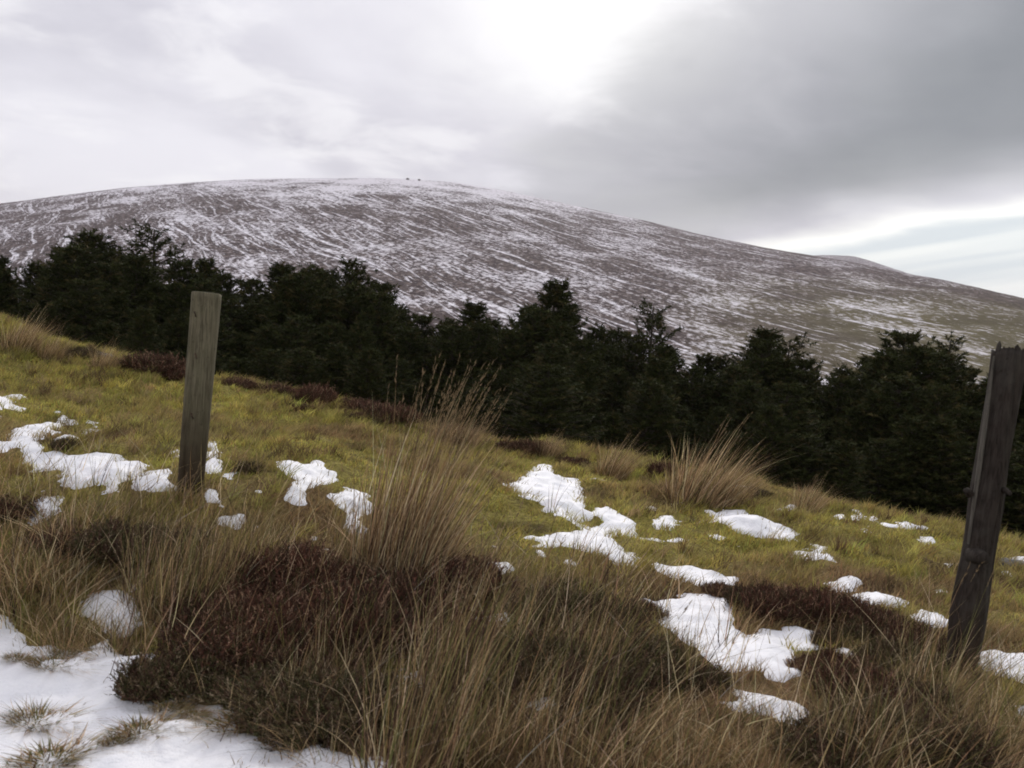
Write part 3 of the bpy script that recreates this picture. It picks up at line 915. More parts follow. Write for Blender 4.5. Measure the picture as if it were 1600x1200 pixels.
# ------------------------------------------------------------------ fence posts
def post_mesh(name, base, top, wx_, wy_, yaw, rnd, seed, rings=46, per=40, jag=0.0, gnarl=0.0, flare=None, cracks=()):
    """rounded-square weathered post swept from base to top"""
    rs = np.random.default_rng(seed)
    base = np.array(base); top = np.array(top)
    axis_ = top - base; L = np.linalg.norm(axis_); ax = axis_ / L
    u = np.array([math.cos(yaw), math.sin(yaw), 0]); u -= ax * (u @ ax); u /= np.linalg.norm(u); v = np.cross(ax, u)
    V = []
    ph = rs.uniform(0, 6.28, 6)
    for i in range(rings):
        t = i / (rings - 1)
        k = flare(t) if flare else 1.0
        for j in range(per):
            a = 2 * math.pi * j / per
            c, s = math.cos(a), math.sin(a)
            e = rnd
            r = (abs(c) ** e + abs(s) ** e) ** (-1 / e)
            # cracks: shallow long grooves
            g_ = 0
            for (ca, t0, t1, dep, wd_) in cracks:
                caa = ca + 0.10 * math.sin(t * 9 + ca * 3)
                da = abs((a - caa + math.pi) % (2 * math.pi) - math.pi)
                if t0 < t < t1: g_ += dep * math.exp(-(da / wd_) ** 2) * min(1, (t - t0) * 12, (t1 - t) * 12)
            r = r * (1 + gnarl * (0.6 * math.sin(3 * a + 7 * t + ph[0]) * math.sin(11 * t + ph[1]) + 0.4 * math.sin(5 * a + ph[2] + 4 * t)) + 0.006 * math.sin(17 * a + ph[3]) + rs.normal(0, 0.003)) - g_
            zoff = 0
            if i == rings - 1: zoff = jag * (math.sin(2 * a + ph[4]) * 0.5 + math.sin(5 * a + ph[5]) * 0.35 + rs.normal(0, 0.3))
            V.append(base + ax * (L * t + zoff) + u * c * r * wx_ / 2 * k + v * s * r * wy_ / 2 * k)
    V = np.array(V)
    topc = V[-per:].mean(0) - ax * jag * 0.8
    rimin = topc + (V[-per:] - topc) * 0.92 + ax * (0.004 if jag == 0 else -0.02)
    V = np.concatenate([V, rimin, [topc + (0.004 * ax if jag == 0 else 0)]])
    Qs = []; T = []
    for i in range(rings):
        for j in range(per):
            a = i * per + j; b = i * per + (j + 1) % per
            Qs.append((a, b, b + per, a + per))
    for j in range(per):
        T.append(((rings) * per + j, rings * per + (j + 1) % per, (rings + 1) * per))
    return build_mesh(name, V, np.array(Qs), np.array(T), None, True)

def wood_mat(name, c0, c1, c2, moss=0.3, z0=-1.0, dark_low=0.0):
    mt, k, out = new_mat(name)
    tcn = k.n('ShaderNodeTexCoord')
    x, y, z = k.sep(tcn.outputs['Object'])
    v = k.comb(x, y, k.math('MULTIPLY', z, 0.06))
    grain = k.noise(v, 75.0, 5, 0.65, 0.4)
    blot = k.noise(tcn.outputs['Object'], 6.0, 4, 0.6)
    spot = k.noise(tcn.outputs['Object'], 38.0, 4, 0.6)
    c = k.mix(k.smooth(grain, 0.32, 0.68), c0, c1)
    c = k.mix(k.smooth(blot, 0.42, 0.68, 0, moss), c, c2)
    c = k.mix(k.smooth(spot, 0.60, 0.72, 0, 0.5), c, (c0[0] * .4, c0[1] * .4, c0[2] * .4))
    # wood turns dark brown towards the foot, with a blotchy upper edge
    if dark_low: c = k.mix(k.smooth(k.math('ADD', z, k.math('MULTIPLY', k.math('SUBTRACT', blot, .5), .35)), z0 + 0.75, z0, 0, dark_low), c, (0.040, 0.026, 0.016))
    b = k.n('ShaderNodeBsdfPrincipled')
    k.inp(b.inputs['Base Color'], c); b.inputs['Roughness'].default_value = 0.9; b.inputs['Specular IOR Level'].default_value = 0.15
    bm_ = k.n('ShaderNodeBump'); bm_.inputs['Strength'].default_value = 0.7; bm_.inputs['Distance'].default_value = 0.006
    k.inp(bm_.inputs['Height'], k.math('ADD', grain, k.math('MULTIPLY', spot, 0.4))); k.nt.links.new(bm_.outputs[0], b.inputs['Normal'])
    k.nt.links.new(b.outputs[0], out.inputs[0])
    return mt
dL = 5.2
bL = px_at(295, 790, dL); tL = px_at(323, 459, dL)
gzL = float(ground_h(bL[0], bL[1]))
vL = (bL - tL) / np.linalg.norm(bL - tL)
M_pl = wood_mat('weathered_sawn_wood', (0.085, 0.074, 0.048), (0.200, 0.175, 0.118), (0.125, 0.12, 0.070), 0.45, 0.10, 0.92)
post = empty('fence_post', tuple(bL))
pm = post_mesh('post_shaft', bL + vL * 0.25 - bL, tL - bL, 0.166, 0.158, R(9), 2.5, 3, per=110, cracks=[(R(243), 0.02, 0.90, 0.20, 0.10), (R(300), 0.3, 0.95, 0.05, 0.05), (R(272), 0.0, 0.5, 0.05, 0.04)],
               flare=lambda t: 0.80 + 0.20 * t ** 0.8)
obj('post_shaft', pm, M_pl, post)
tag(post, 'weathered grey-brown fence post with a flat top standing before the dark wood', 'fence post')
def metal_mat():
    mt, k, out = new_mat('rusty_iron')
    tcn = k.n('ShaderNodeTexCoord')
    f = k.noise(tcn.outputs['Object'], 80.0, 3, 0.6)
    b = k.n('ShaderNodeBsdfPrincipled')
    k.inp(b.inputs['Base Color'], k.mix(k.smooth(f, 0.35, 0.65), (0.035, 0.02, 0.014), (0.10, 0.055, 0.035))); b.inputs['Roughness'].default_value = 0.7; b.inputs['Metallic'].default_value = 0.5
    k.nt.links.new(b.outputs[0], out.inputs[0])
    return mt
M_iron = metal_mat()
for (sxp, syp) in ((305, 491), (306, 556), (300, 650)):
    pz = px_at(sxp, syp, dL - 0.085) - bL
    o = obj('staple', tube_mesh('staple', [(np.array([pz + [-0.005, 0.02, 0.014], pz + [-0.005, -0.006, 0.012], pz + [0.006, -0.012, 0], pz + [0.004, -0.006, -0.012], pz + [0.004, 0.02, -0.014]]), [0.003] * 5)], 6), M_iron, post)

dR = 4.0
bR = px_at(1497, 1075, dR); tR = px_at(1577, 548, dR)
vR = (bR - tR) / np.linalg.norm(bR - tR)
M_pr = wood_mat('rotting_grey_wood', (0.016, 0.012, 0.010), (0.050, 0.040, 0.033), (0.085, 0.078, 0.066), 0.4, 0.0, 0.4)
postR = empty('fence_post', tuple(bR))
pm = post_mesh('post_shaft', vR * 0.3, tR - bR, 0.138, 0.140, R(20), 2.4, 8, jag=0.022, gnarl=0.11, rings=70, per=56,
               cracks=[(R(268), 0.1, 1.0, 0.16, 0.09), (R(235), 0.35, 0.9, 0.08, 0.05), (R(305), 0.0, 0.7, 0.10, 0.06), (R(330), 0.4, 1.0, 0.08, 0.05)], flare=lambda t: 0.80 + 0.16 * t + 0.17 * math.exp(-((t - 0.34) / 0.10) ** 2) + 0.08 * math.exp(-((t - 0.62) / 0.07) ** 2))
obj('post_shaft', pm, M_pr, postR)
tag(postR, 'dark gnarled leaning fence post with splintered top and knots', 'fence post')
M_sliv = wood_mat('bleached_sliver', (0.07, 0.063, 0.052), (0.15, 0.135, 0.115), (0.10, 0.10, 0.08), 0.3)
# bleached sliver down the left edge
p0 = px_at(1513, 850, dR - 0.02) - bR; p1 = px_at(1530, 730, dR - 0.03) - bR; p2 = px_at(1541, 650, dR - 0.04) - bR; p3 = px_at(1553, 556, dR - 0.03) - bR
obj('bleached_strip', tube_mesh('bleached_strip', [(np.array([p0, p1, p2, p3]), [0.006, 0.011, 0.010, 0.004])], 7), M_sliv, postR)
def knot(px, py, d, L, r, name='knot'):
    a = px_at(px, py, dR - 0.02) - bR
    b = a + np.array(L)
    mid = (a * 0.5 + b * 0.5) + np.array([0, 0, 0.006])
    obj(name, tube_mesh(name, [(np.array([a, mid, b * 0.97 + a * 0.03, b]), [r * 1.2, r, r * 0.75, 0.002])], 9), M_pr, postR)
knot(1515, 772, dR, (-0.035, -0.03, 0.02), 0.016)
knot(1562, 765, dR, (0.0, -0.085, 0.0), 0.014)
knot(1520, 868, dR, (0.0, -0.10, 0.012), 0.034)
# splinters on top
for i, (ox, hh) in enumerate(((-0.04, 0.045), (0.02, 0.03))):
    a = tR - bR + Rv * ox + np.array([0, 0.02 * (-1) ** i, -0.05])
    obj('splinter', tube_mesh('splinter', [(np.array([a, a - vR * (0.05 + hh * 0.6), a - vR * (0.05 + hh)]), [0.017, 0.010, 0.001])], 5), M_pr, postR)

# grey stone just behind the right post, and one on the summit pair
def stone(px, py, r, seed, label, sink=0.3, d=None):
    if d is None: p = ground_at(px, py)[0]
    else: p = px_at(px, py, d)
    me = rock_mesh('stone', r, seed)
    for q in me.polygons: q.use_smooth = True
    o = obj('stone', me, M_stone, None, (p[0], p[1], p[2] + r[2] * sink))
    tag(o, label, 'stone')
    return o
stone(1580, 888, (0.12, 0.10, 0.06), 4, 'grey stone on the bank just right of the gnarled post')
stone(155, 560, (0.22, 0.12, 0.06), 6, 'pale grey stone on the grassy crest at the left')
stone(637, 280.5, (2.6, 2, 1.8), 7, 'small rocky cairn on the snowy summit, left of the pair', 0.2, 1250)
stone(655, 281.5, (2.0, 2, 1.6), 9, 'small rocky cairn on the snowy summit, right of the pair', 0.2, 1250)

# ------------------------------------------------------------------ plants
LEAN = np.array([0.22, 0.0])
def tussock_mesh(seed, h, r, nblade, cols, wts, lean=(0.25, 0.0), spread=0.5, wd=0.004, bend=0.25, seeds=0.0, hv=0.35):
    B = Blades()
    a = rng.uniform(0, 2 * np.pi, nblade); q = np.sqrt(rng.uniform(0, 1, nblade)) * r
    base = np.stack([np.cos(a) * q, np.sin(a) * q, np.full(nblade, -0.03)], 1)
    hh = h * np.clip(rng.normal(0.72, hv * 0.6, nblade), 0.2, 1.12)
    out = np.stack([np.cos(a), np.sin(a)], 1) * (q / r * spread)[:, None] * rng.uniform(0.3, 1.2, (nblade, 1)) + rng.normal(0, 0.08, (nblade, 2)) + np.array(lean)
    B.add(base, hh, wd * rng.uniform(0.6, 1.25, nblade), out, np.abs(rng.normal(0, bend, nblade)), palette(nblade, cols, wts), levels=5, droop=0.05)
    # skirt of short bent leaves
    m_ = nblade // 2
    a = rng.uniform(0, 2 * np.pi, m_); q = np.sqrt(rng.uniform(0, 1, m_)) * r * 1.15
    base = np.stack([np.cos(a) * q, np.sin(a) * q, np.full(m_, -0.03)], 1)
    out = np.stack([np.cos(a), np.sin(a)], 1) * rng.uniform(0.3, 1.0, (m_, 1)) + np.array(lean) * 0.6
    B.add(base, h * rng.uniform(0.25, 0.5, m_), wd * rng.uniform(0.7, 1.3, m_), out, np.abs(rng.normal(0, 0.5, m_)), palette(m_, cols, wts), levels=4, droop=0.15)
    if seeds > 0:
        # panicles: short bristles near the tips of the tallest stems
        k = int(nblade * seeds)
        a = rng.uniform(0, 2 * np.pi, k); q = np.sqrt(rng.uniform(0, 1, k)) * r * 0.6
        b0 = np.stack([np.cos(a) * q, np.sin(a) * q, np.zeros(k)], 1)
        hs = h * rng.uniform(0.9, 1.28, k)
        ln = np.array(lean)[None] * rng.uniform(0.7, 1.5, (k, 1)) + rng.normal(0, 0.06, (k, 2))
        B.add(b0, hs, wd * 0.9, ln, 0.0, palette(k, cols, wts), levels=5)
        for _ in range(14):
            t = rng.uniform(0.84, 1.0, k)
            c = b0 + np.concatenate([ln * (hs * (t * 0.55 + 0.45 * t * t))[:, None], (hs * t)[:, None]], 1)
            dvec = np.concatenate([ln * 1.45, np.ones((k, 1))], 1); dvec /= np.linalg.norm(dvec, axis=1)[:, None]
            rd = dvec * 0.022 + rng.normal(0, 0.0045, (k, 3))
            wv = rng.normal(0, 0.0016, (k, 3))
            B.tris(c - wv, c + wv, c + rd, np.repeat(np.array([[0.21, 0.15, 0.085]]), k, 0))
    return B.mesh('blades')
TAN = [(0.44, 0.31, 0.165), (0.27, 0.175, 0.092), (0.66, 0.52, 0.33), (0.075, 0.045, 0.032), (0.17, 0.16, 0.058)]
W_TAN = [3.5, 3, 2, 2.5, 1.5]
W_DK = [1.6, 2.6, 0.8, 3.5, 3]
tus_meshes = {}
def tus_proto(kind):
    if kind in tus_meshes: return tus_meshes[kind]
    if kind == 'moor': me = tussock_mesh(1, 0.80, 0.13, 230, TAN, [3.5, 3.5, 2.5, 2.6, .4], (0.22, 0.0), 0.34, 0.0058, 0.12, 0.14)
    elif kind == 'rush': me = tussock_mesh(2, 0.60, 0.15, 210, TAN, W_DK, (0.20, 0.0), 0.35, 0.0045, 0.15, 0.04)
    elif kind == 'rush_b': me = tussock_mesh(3, 0.60, 0.18, 190, TAN, [2, 2.6, 1.2, 4, 2.4], (0.26, 0.05), 0.5, 0.0045, 0.25, 0.03)
    elif kind == 'mop': me = tussock_mesh(4, 0.28, 0.17, 330, TAN, [3, 3, 1.2, 1, 1.5], (0.22, 0.0), 1.0, 0.0045, 0.5)
    elif kind == 'mop_b': me = tussock_mesh(5, 0.24, 0.15, 380, TAN, [3, 3, 0.6, 2, 2.5], (0.15, -0.1), 1.2, 0.0045, 0.6)
    elif kind == 'crest': me = tussock_mesh(6, 0.62, 0.24, 520, TAN, [4, 3, 1.5, 2, .5], (0.42, 0.0), 0.55, 0.008, 0.22, 0.03)
    elif kind == 'tuft': me = tussock_mesh(8, 0.16, 0.10, 420, TAN, [3, 3, 1, 1.5, 4], (0.25, -0.25), 1.3, 0.005, 0.6)
    elif kind == 'wisp': me = tussock_mesh(7, 0.45, 0.03, 9, TAN, [1, 2, 0, 4, 1], (0.08, 0.0), 0.6, 0.005, 0.12)
    tus_meshes[kind] = me
    return me
def tussock(px, py, kind, s, label, cat='grass tussock', name='grass_tussock', group='tussocks of dead grass and rush', sz=1.0, rz=None):
    p = ground_at(px, py)[0]
    lift = 0.035 if kind == 'tuft' else -0.01
    o = obj(name, tus_proto(kind), M_dry, None, (p[0], p[1], p[2] + lift))
    o.scale = (s, s, s * sz) if kind != 'tuft' else (s * rng.uniform(1.3, 1.8), s * rng.uniform(0.7, 0.9), s * rng.uniform(0.40, 0.55))
    o.rotation_euler.z = rng.uniform(-0.5, 0.5) if rz is None else rz
    tag(o, label, cat, group)
    return o

T = [
 (615,905,'moor',1.2,'tawny seeding clump in the heart of the tall central grass'),
 (655,900,'moor',1.05,'rightmost seeding clump of the tall central grass'),
 (1480,1130,'mop',0.7,'pale matted tussock just before the foot of the gnarled post'),
 (1340,1180,'mop',0.7,'pale matted tussock on the bottom edge among the right-hand heather'),
 (400,1045,'rush_b',0.5,'short tawny clump rooted inside the left half of the large heather mass'),
 (480,1085,'rush_b',0.5,'short tawny clump at the lower edge of the large heather mass'),
 (355,1000,'rush_b',0.45,'thin straw clump on the left shoulder of the large heather mass'),
 (440,1110,'mop',0.6,'pale matted tussock between the grey-brown heather and the corner snow'),
 (545,1085,'mop',0.7,'pale matted tussock right of the lower heather edge'),
 (470,960,'rush_b',0.45,'thin straw clump among the sprigs at the top of the large heather mass'),
 (1360,1070,'mop',0.5,'pale tussock among the heather left of the gnarled post'),
 (1390,1120,'mop',0.6,'pale matted tussock low among the bottom right heather'),
 (455,1040,'wisp',1.2,'few thin stalks rising through the left of the large heather mass'),
 (540,1020,'wisp',1.4,'thin stalks rising through the right of the large heather mass'),
 (520,905,'rush',0.6,'short dark rush clump behind the top of the large heather mass'),
 (95,765,'wisp',0.8,'few thin stalks before the left half of the long snow strip'),
 (195,768,'wisp',0.8,'few thin stalks before the right half of the long snow strip'),
 (550,850,'wisp',1.1,'thin dark stalks in front of the small snow patch left of the tall grass'),
 (900,880,'wisp',1.0,'thin stalks crossing the lower part of the big middle snow patch'),
 (640,1120,'wisp',1.2,'thin dark stalks standing in the low snow gap near the bottom'),
 (170,1008,'mop_b',0.75,'flattened tussock between the round snow patch and the corner snow'),
 (225,1000,'mop',0.75,'tussock right of the flattened one, above the corner snow'),
 (115,1000,'mop',0.8,'drooping tussock on the upper edge of the corner snow'),
 (185,1172,'tuft',0.4,'little olive tuft in the snow between two larger corner tufts'),
 (110,1030,'tuft',0.5,'small tuft at the upper edge of the corner snow'),
 (28,1040,'tuft',0.35,'tiny tuft in the snow at the left edge of the photo'),
 (585,905,'moor',1.05,'tallest tawny grass clump in the middle, seed heads against the dark trees'),
 (640,915,'moor',1.0,'tawny grass clump close against the right side of the tallest one'),
 (555,885,'rush',0.75,'upright brown rush clump over the small snow patches left of the tallest grass'),
 (675,905,'rush_b',0.6,'shorter reddish grass clump between the tall central grass and the brown heather'),
 (235,935,'rush',0.9,'dark rush clump right of the round snow patch at the left'),
 (275,960,'rush',1.0,'dark dense rush clump below the flat-topped fence post'),
 (330,930,'rush',0.95,'rush clump with upright stems just left of the large heather'),
 (395,900,'rush_b',0.8,'thin rush clump rising from the back of the large heather'),
 (60,935,'mop',1.35,'drooping pale tussock hanging over the snow at the left edge'),
 (10,900,'mop_b',1.5,'shaggy brown tussock cut by the left edge of the photo'),
 (105,905,'mop_b',1.3,'shaggy tussock left of the round snow patch'),
 (130,835,'mop',1.2,'tussock behind the round snow patch at the left'),
 (190,815,'rush',0.45,'low rush clump left of the foot of the flat-topped post'),
 (150,765,'wisp',0.9,'sparse rush clump in front of the long snow strip at the left'),
 (85,775,'rush_b',0.35,'small rush clump at the left end of the long snow strip'),
 (275,815,'mop_b',0.7,'matted tussock at the foot of the flat-topped fence post'),
 (325,850,'mop',0.6,'matted tussock right of the foot of the flat-topped post'),
 (400,860,'mop',0.9,'tawny tussock behind the large heather, right of the flat-topped post'),
 (700,1080,'rush',1.05,'tall thin rushes standing in front of the low snow gap near the bottom'),
 (750,1170,'rush_b',0.85,'dense tawny rush clump at the bottom middle'),
 (640,1200,'rush',1.1,'tall dark rush clump at the bottom edge beside the corner snow'),
 (830,1170,'rush_b',0.75,'wide leaning grass clump right of the bottom middle'),
 (910,1190,'rush_b',0.85,'leaning grass clump at the bottom edge right of middle'),
 (830,1030,'rush_b',0.75,'tawny clump crossing the narrow snow strip in the middle'),
 (925,1060,'rush',0.8,'tall upright rush clump left of the big lower snow patch'),
 (955,985,'wisp',1.5,'rush clump with tall dark stems at the left tip of the big lower snow patch'),
 (1000,1195,'mop',0.9,'brown clump left of the lowest oval snow patch'),
 (1075,1075,'wisp',1.1,'thin dark rushes standing before the big lower snow patch'),
 (760,965,'rush_b',0.55,'tawny clump behind the narrow snow strip in the middle'),
 (1090,1195,'mop',0.8,'pale shaggy tussock under the lowest oval snow patch'),
 (1210,1195,'mop',0.65,'green-brown tussock at the bottom below the right end of the oval snow'),
 (1330,1135,'mop',0.7,'pale tussock right of the lowest oval snow patch'),
 (1170,1085,'mop',0.35,'low tawny tussock between the two lower snow patches'),
 (1290,1085,'mop',0.45,'small tawny tussock left of the small round snow lump'),
 (1395,1185,'rush_b',0.55,'brown rush clump left of the foot of the gnarled post'),
 (1462,1085,'rush_b',0.8,'leaning straw grass clump against the gnarled post'),
 (1500,1185,'rush',0.6,'dark rush clump in front of the gnarled post'),
 (1560,1175,'rush_b',0.6,'brown clump right of the foot of the gnarled post'),
 (1590,1200,'mop',1.3,'shaggy tussock at the bottom right corner'),
 (1430,1200,'mop_b',1.4,'dark shaggy tussock at the bottom edge left of the corner'),
 (1330,1200,'rush_b',0.7,'brown clump on the bottom edge below the heather at the right'),
 (1085,782,'crest',1.05,'large windswept tawny clump on the bank crest against the dark wood'),
 (1130,785,'crest',0.7,'smaller windswept clump just right of the large one on the crest'),
 (955,742,'crest',0.62,'pale feathery clump on the crest left of the large windswept one'),
 (855,712,'crest',0.45,'low feathery clump on the crest above the big middle snow patch'),
 (1255,800,'crest',0.50,'combed-over tussock on the crest right of the upper snow patch'),
 (1015,800,'mop',0.55,'tussock between the big middle snow patch and the windswept clump'),
 (30,545,'crest',0.7,'pale grassy tussock on the crest at the left edge'),
 (75,560,'crest',0.55,'grassy tussock on the crest just right of the left edge'),
 (160,575,'crest',0.5,'wispy tussock on the crest left of the flat-topped post'),
 (690,690,'crest',0.5,'low russet tussock on the crest behind the tall central grass'),
 (730,700,'crest',0.55,'russet tussock on the crest right of the tall central grass'),
 (740,915,'rush_b',0.6,'tawny clump at the left of the small snow scraps in the middle'),
 (180,1030,'wisp',1.0,'bare fan of thin dark stalks standing in the snow at lower left'),
 (850,930,'rush_b',0.45,'thin straw clump below the big middle snow patch'),
 (925,925,'wisp',1.3,'thin dark rushes before the tail of the big middle snow patch'),
 (860,800,'wisp',0.9,'few thin stalks crossing the big middle snow patch'),
 (480,1120,'mop_b',1.0,'dull brown tussock on the snow edge left of the bottom middle'),
 (520,1165,'mop_b',0.9,'dull brown tussock reaching the bottom-left snow at its right end'),
 (540,1050,'rush_b',0.7,'tawny clump between the large heather and the bottom rushes'),
 (1130,1010,'wisp',1.1,'thin upright stalks crossing the big lower snow patch'),
 (1190,1130,'wisp',0.5,'few short dark seed stalks in the lowest oval snow patch'),
 (62,1138,'tuft',0.75,'flat olive tuft poking through the snow near the left corner'),
 (232,1152,'tuft',0.7,'olive tuft poking through the corner snow right of the flat one'),
 (95,1195,'tuft',0.8,'olive tuft in the corner snow on the bottom edge'),
 (88,1050,'tuft',0.7,'dark tuft poking out near the upper edge of the corner snow'),
 (268,1118,'tuft',0.4,'tiny dark tuft in the snow under the low dark heather'),
 (305,1130,'tuft',0.35,'tiny dark tuft in the snow, right of its twin under the heather'),
 (405,1135,'tuft',0.9,'olive tuft on the snow edge at the foot of the dull heather'),
]
for (px, py, kd, s, lb) in T:
    tussock(px, py, kd, s, lb)

# ---- heather
def heather_mesh(seed, Rr, H, nst, pal, wts):
    rs = np.random.default_rng(seed)
    B = Blades()
    # woody stems
    N = nst
    a = rs.uniform(0, 2 * np.pi, N); q = np.sqrt(rs.uniform(0, 1, N))
    base = np.stack([np.cos(a) * q * Rr * 0.55, np.sin(a) * q * Rr * 0.55, np.full(N, -0.03)], 1)
    top = np.stack([np.cos(a) * q * Rr, np.sin(a) * q * Rr, H * (1 - 0.50 * q ** 2) * rs.uniform(0.5, 1.15, N) * (1 + 0.35 * np.sin(3 * a + seed) * q)], 1)
    top[:, :2] += rs.normal(0, 0.02, (N, 2))
    dv = top - base
    B.add(base, dv[:, 2], 0.006, dv[:, :2] / np.maximum(dv[:, 2:], 0.03), 0.05, np.repeat(np.array([[0.05, 0.035, 0.028]]), N, 0), levels=3)
    # sprigs with scale leaves
    for _ in range(5):
        t0 = rs.uniform(0.45, 0.95, N)
        s0 = base + dv * t0[:, None]
        sd_ = dv / np.linalg.norm(dv, axis=1)[:, None] * 0.5 + rs.normal(0, 0.42, (N, 3)) + np.array([0.05, 0, 0.75])
        sd_ /= np.linalg.norm(sd_, axis=1)[:, None]
        L = rs.uniform(0.04, 0.095, N)
        cbase = np.array(pal)[rs.choice(len(pal), N, p=np.array(wts) / sum(wts))]
        K = 12
        for kk in range(K):
            u = (kk + rs.uniform(0, 1, N)) / K
            c = s0 + sd_ * (L * u)[:, None]
            rd = sd_ * 0.012 + rs.normal(0, 0.0065, (N, 3))
            wv = np.cross(rd, rs.normal(size=(N, 3))); wv /= np.linalg.norm(wv, axis=1)[:, None] + 1e-9; wv *= 0.0028
            B.tris(c - wv, c + wv, c + rd, cbase * rs.uniform(0.6, 1.4, (N, 1)))
    return B.mesh('sprigs')
PH_R = [(0.125, 0.055, 0.036), (0.070, 0.036, 0.024), (0.32, 0.20, 0.13), (0.065, 0.055, 0.022)]
PH_G = [(0.070, 0.066, 0.026), (0.125, 0.090, 0.048), (0.085, 0.045, 0.030), (0.26, 0.20, 0.13)]
hm = [heather_mesh(1, 0.26, 0.17, 520, PH_R, [5, 3, 1.2, 1.5]), heather_mesh(2, 0.30, 0.16, 560, PH_R, [3, 4, 0.8, 2]),
      heather_mesh(3, 0.26, 0.15, 500, PH_G, [3, 3, 2, 1]), heather_mesh(4, 0.19, 0.15, 360, PH_G, [3, 2, 3, .6])]
HE = [
 (700,1010,1,0.9,'brown heather below the left end of the narrow snow strip in the middle'),
 (850,1060,2,0.9,'dull heather showing between the leaning grass clumps right of the bottom middle'),
 (930,1110,3,0.9,'dark heather low between the bottom rush clumps, right of middle'),
 (1245,966,0,0.5,'front cushion of the dark heather strip beyond the big lower snow, above its right horn'),
 (1340,1000,2,0.6,'olive-brown heather in front of the right half of the dark strip'),
 (1420,1010,1,0.6,'brown heather between the dark strip and the gnarled post'),
 (1290,1010,3,0.4,'tiny dark heather between the snow scraps at the right'),
 (1350,1100,1,0.7,'reddish heather below the small round snow lump'),
 (900,930,2,0.6,'low brown heather behind the leaning grass in the middle'),
 (1000,965,1,0.45,'small brown heather touching the left end of the big lower snow patch'),
 (600,950,1,1.1,'dark heather under the base of the tallest grass clump'),
 (430,1000,0,0.9,'reddish heather in the heart of the large mass'),
 (510,1040,1,0.75,'brown heather in the lower right of the large mass'),
 (350,975,1,0.9,'dark heather on the left shoulder of the large mass'),
 (760,930,0,0.7,'russet heather behind the tawny grass right of the large mass'),
 (300,1070,2,0.8,'low dark heather bush reaching out over the corner snow'),
 (250,1080,3,0.85,'small dark heather sprigs on the snow, leftmost of the corner group'),
 (430,1085,2,1.0,'dull brown heather below the large reddish heather'),
 (395,955,0,0.95,'reddish heather bush at the left end of the large heather mass'),
 (470,985,1,0.95,'dark reddish heather in the front of the large mass'),
 (455,925,0,1.1,'reddish heather at the top left of the large mass'),
 (540,930,0,1.15,'russet heather at the middle of the large mass under the tall grass'),
 (570,1000,1,1.1,'dark heather at the front right of the large mass'),
 (640,960,0,1.0,'reddish heather right of the tall central grass base'),
 (700,925,0,1.1,'russet heather spray on the right end of the large mass'),
 (370,1020,1,1.0,'dark heather in the lower left of the large mass'),
 (470,1130,2,0.9,'grey-brown heather bush on the edge of the bottom-left snow'),
 (550,1120,2,1.0,'grey-brown heather between the corner snow and the bottom rushes'),
 (180,870,3,1.1,'dark green-brown heather behind the round snow patch'),
 (120,850,1,0.85,'brown heather at the far left between snow scraps'),
 (250,860,2,1.0,'dark heather below the foot of the flat-topped fence post'),
 (20,800,1,0.7,'brown heather left of the small snow wedge'),
 (870,980,2,0.95,'green-brown heather behind the leaning grass in the middle'),
 (950,985,3,0.9,'dark heather left of the big lower snow patch'),
 (1000,1030,3,0.8,'dark heather spilling onto the left flank of the big lower snow patch'),
 (1095,1068,3,0.6,'small dark heather at the foot of the big lower snow patch'),
 (1205,955,1,0.66,'dark brown heather above the right horn of the big lower snow patch'),
 (1268,960,0,0.7,'dark brown heather in the middle of the strip beyond the big lower snow'),
 (1320,970,1,0.72,'dark brown heather toward the right of the strip beyond the big lower snow'),
 (1375,985,1,0.7,'dark brown heather at the right end of the strip beyond the big lower snow'),
 (1125,925,1,0.38,'small dark heather knob above the big lower snow patch'),
 (1270,1048,0,0.42,'russet heather cushion between snow scraps at the right'),
 (1310,1052,1,0.5,'brown heather beside the small round snow lump'),
 (1400,1050,2,0.7,'brown heather left of the gnarled post'),
 (1440,1110,3,0.65,'dark heather in front and left of the gnarled post'),
 (1370,1160,2,0.75,'dark heather near the bottom right tussocks'),
 (1480,1190,3,0.9,'dark heather on the bottom edge below the gnarled post'),
 (1280,1190,3,0.8,'dark heather on the bottom edge right of the oval snow'),
 (1165,945,3,0.6,'small heather right of the dark knob above the lower snow'),
 (548,652,1,0.55,'small dark heather tuft on the bank left of the tall grass tips'),
 (470,640,1,0.5,'small brown heather tuft on the bank, left of the darker one'),
 (385,735,2,0.4,'small brown heather tuft right of the flat-topped post'),
 (240,580,1,1.3,'rounded dark russet heather bush on the crest left of the flat-topped post'),
 (280,592,0,0.9,'low russet heather on the crest behind the flat-topped post'),
 (370,606,0,0.9,'low russet heather on the crest just right of the flat-topped post'),
 (430,618,1,0.9,'low russet heather on the crest, second right of the flat-topped post'),
 (490,630,0,1.0,'russet heather on the crest left of the two tiny snow dabs'),
 (560,645,0,1.2,'russet heather on the crest right of the two tiny snow dabs'),
 (610,660,1,1.1,'russet heather on the crest left of the grass tips'),
 (710,690,0,0.9,'russet heather on the crest behind the grass tips'),
 (835,708,1,0.8,'dark heather on the crest above the big middle snow patch'),
 (800,703,1,0.6,'dark heather on the crest left of its larger neighbour'),
 (895,728,1,0.6,'dark heather on the crest beside the tiny snow dab'),
 (1040,745,1,0.7,'dark heather under the left of the windswept clump'),
 (1175,775,2,0.7,'low heather on the crest right of the windswept clump'),
 (100,700,3,0.5,'dark heather twigs above the long snow strip'),
 (130,560,2,0.8,'dull heather between the crest tussocks at the left'),
 (640,1130,3,0.9,'dark heather beside the low snow gap near the bottom'),
 (760,1060,2,0.9,'green-brown heather inside the bottom middle rushes'),
 (990,1060,2,0.9,'green-brown heather right of the bottom middle rushes'),
]
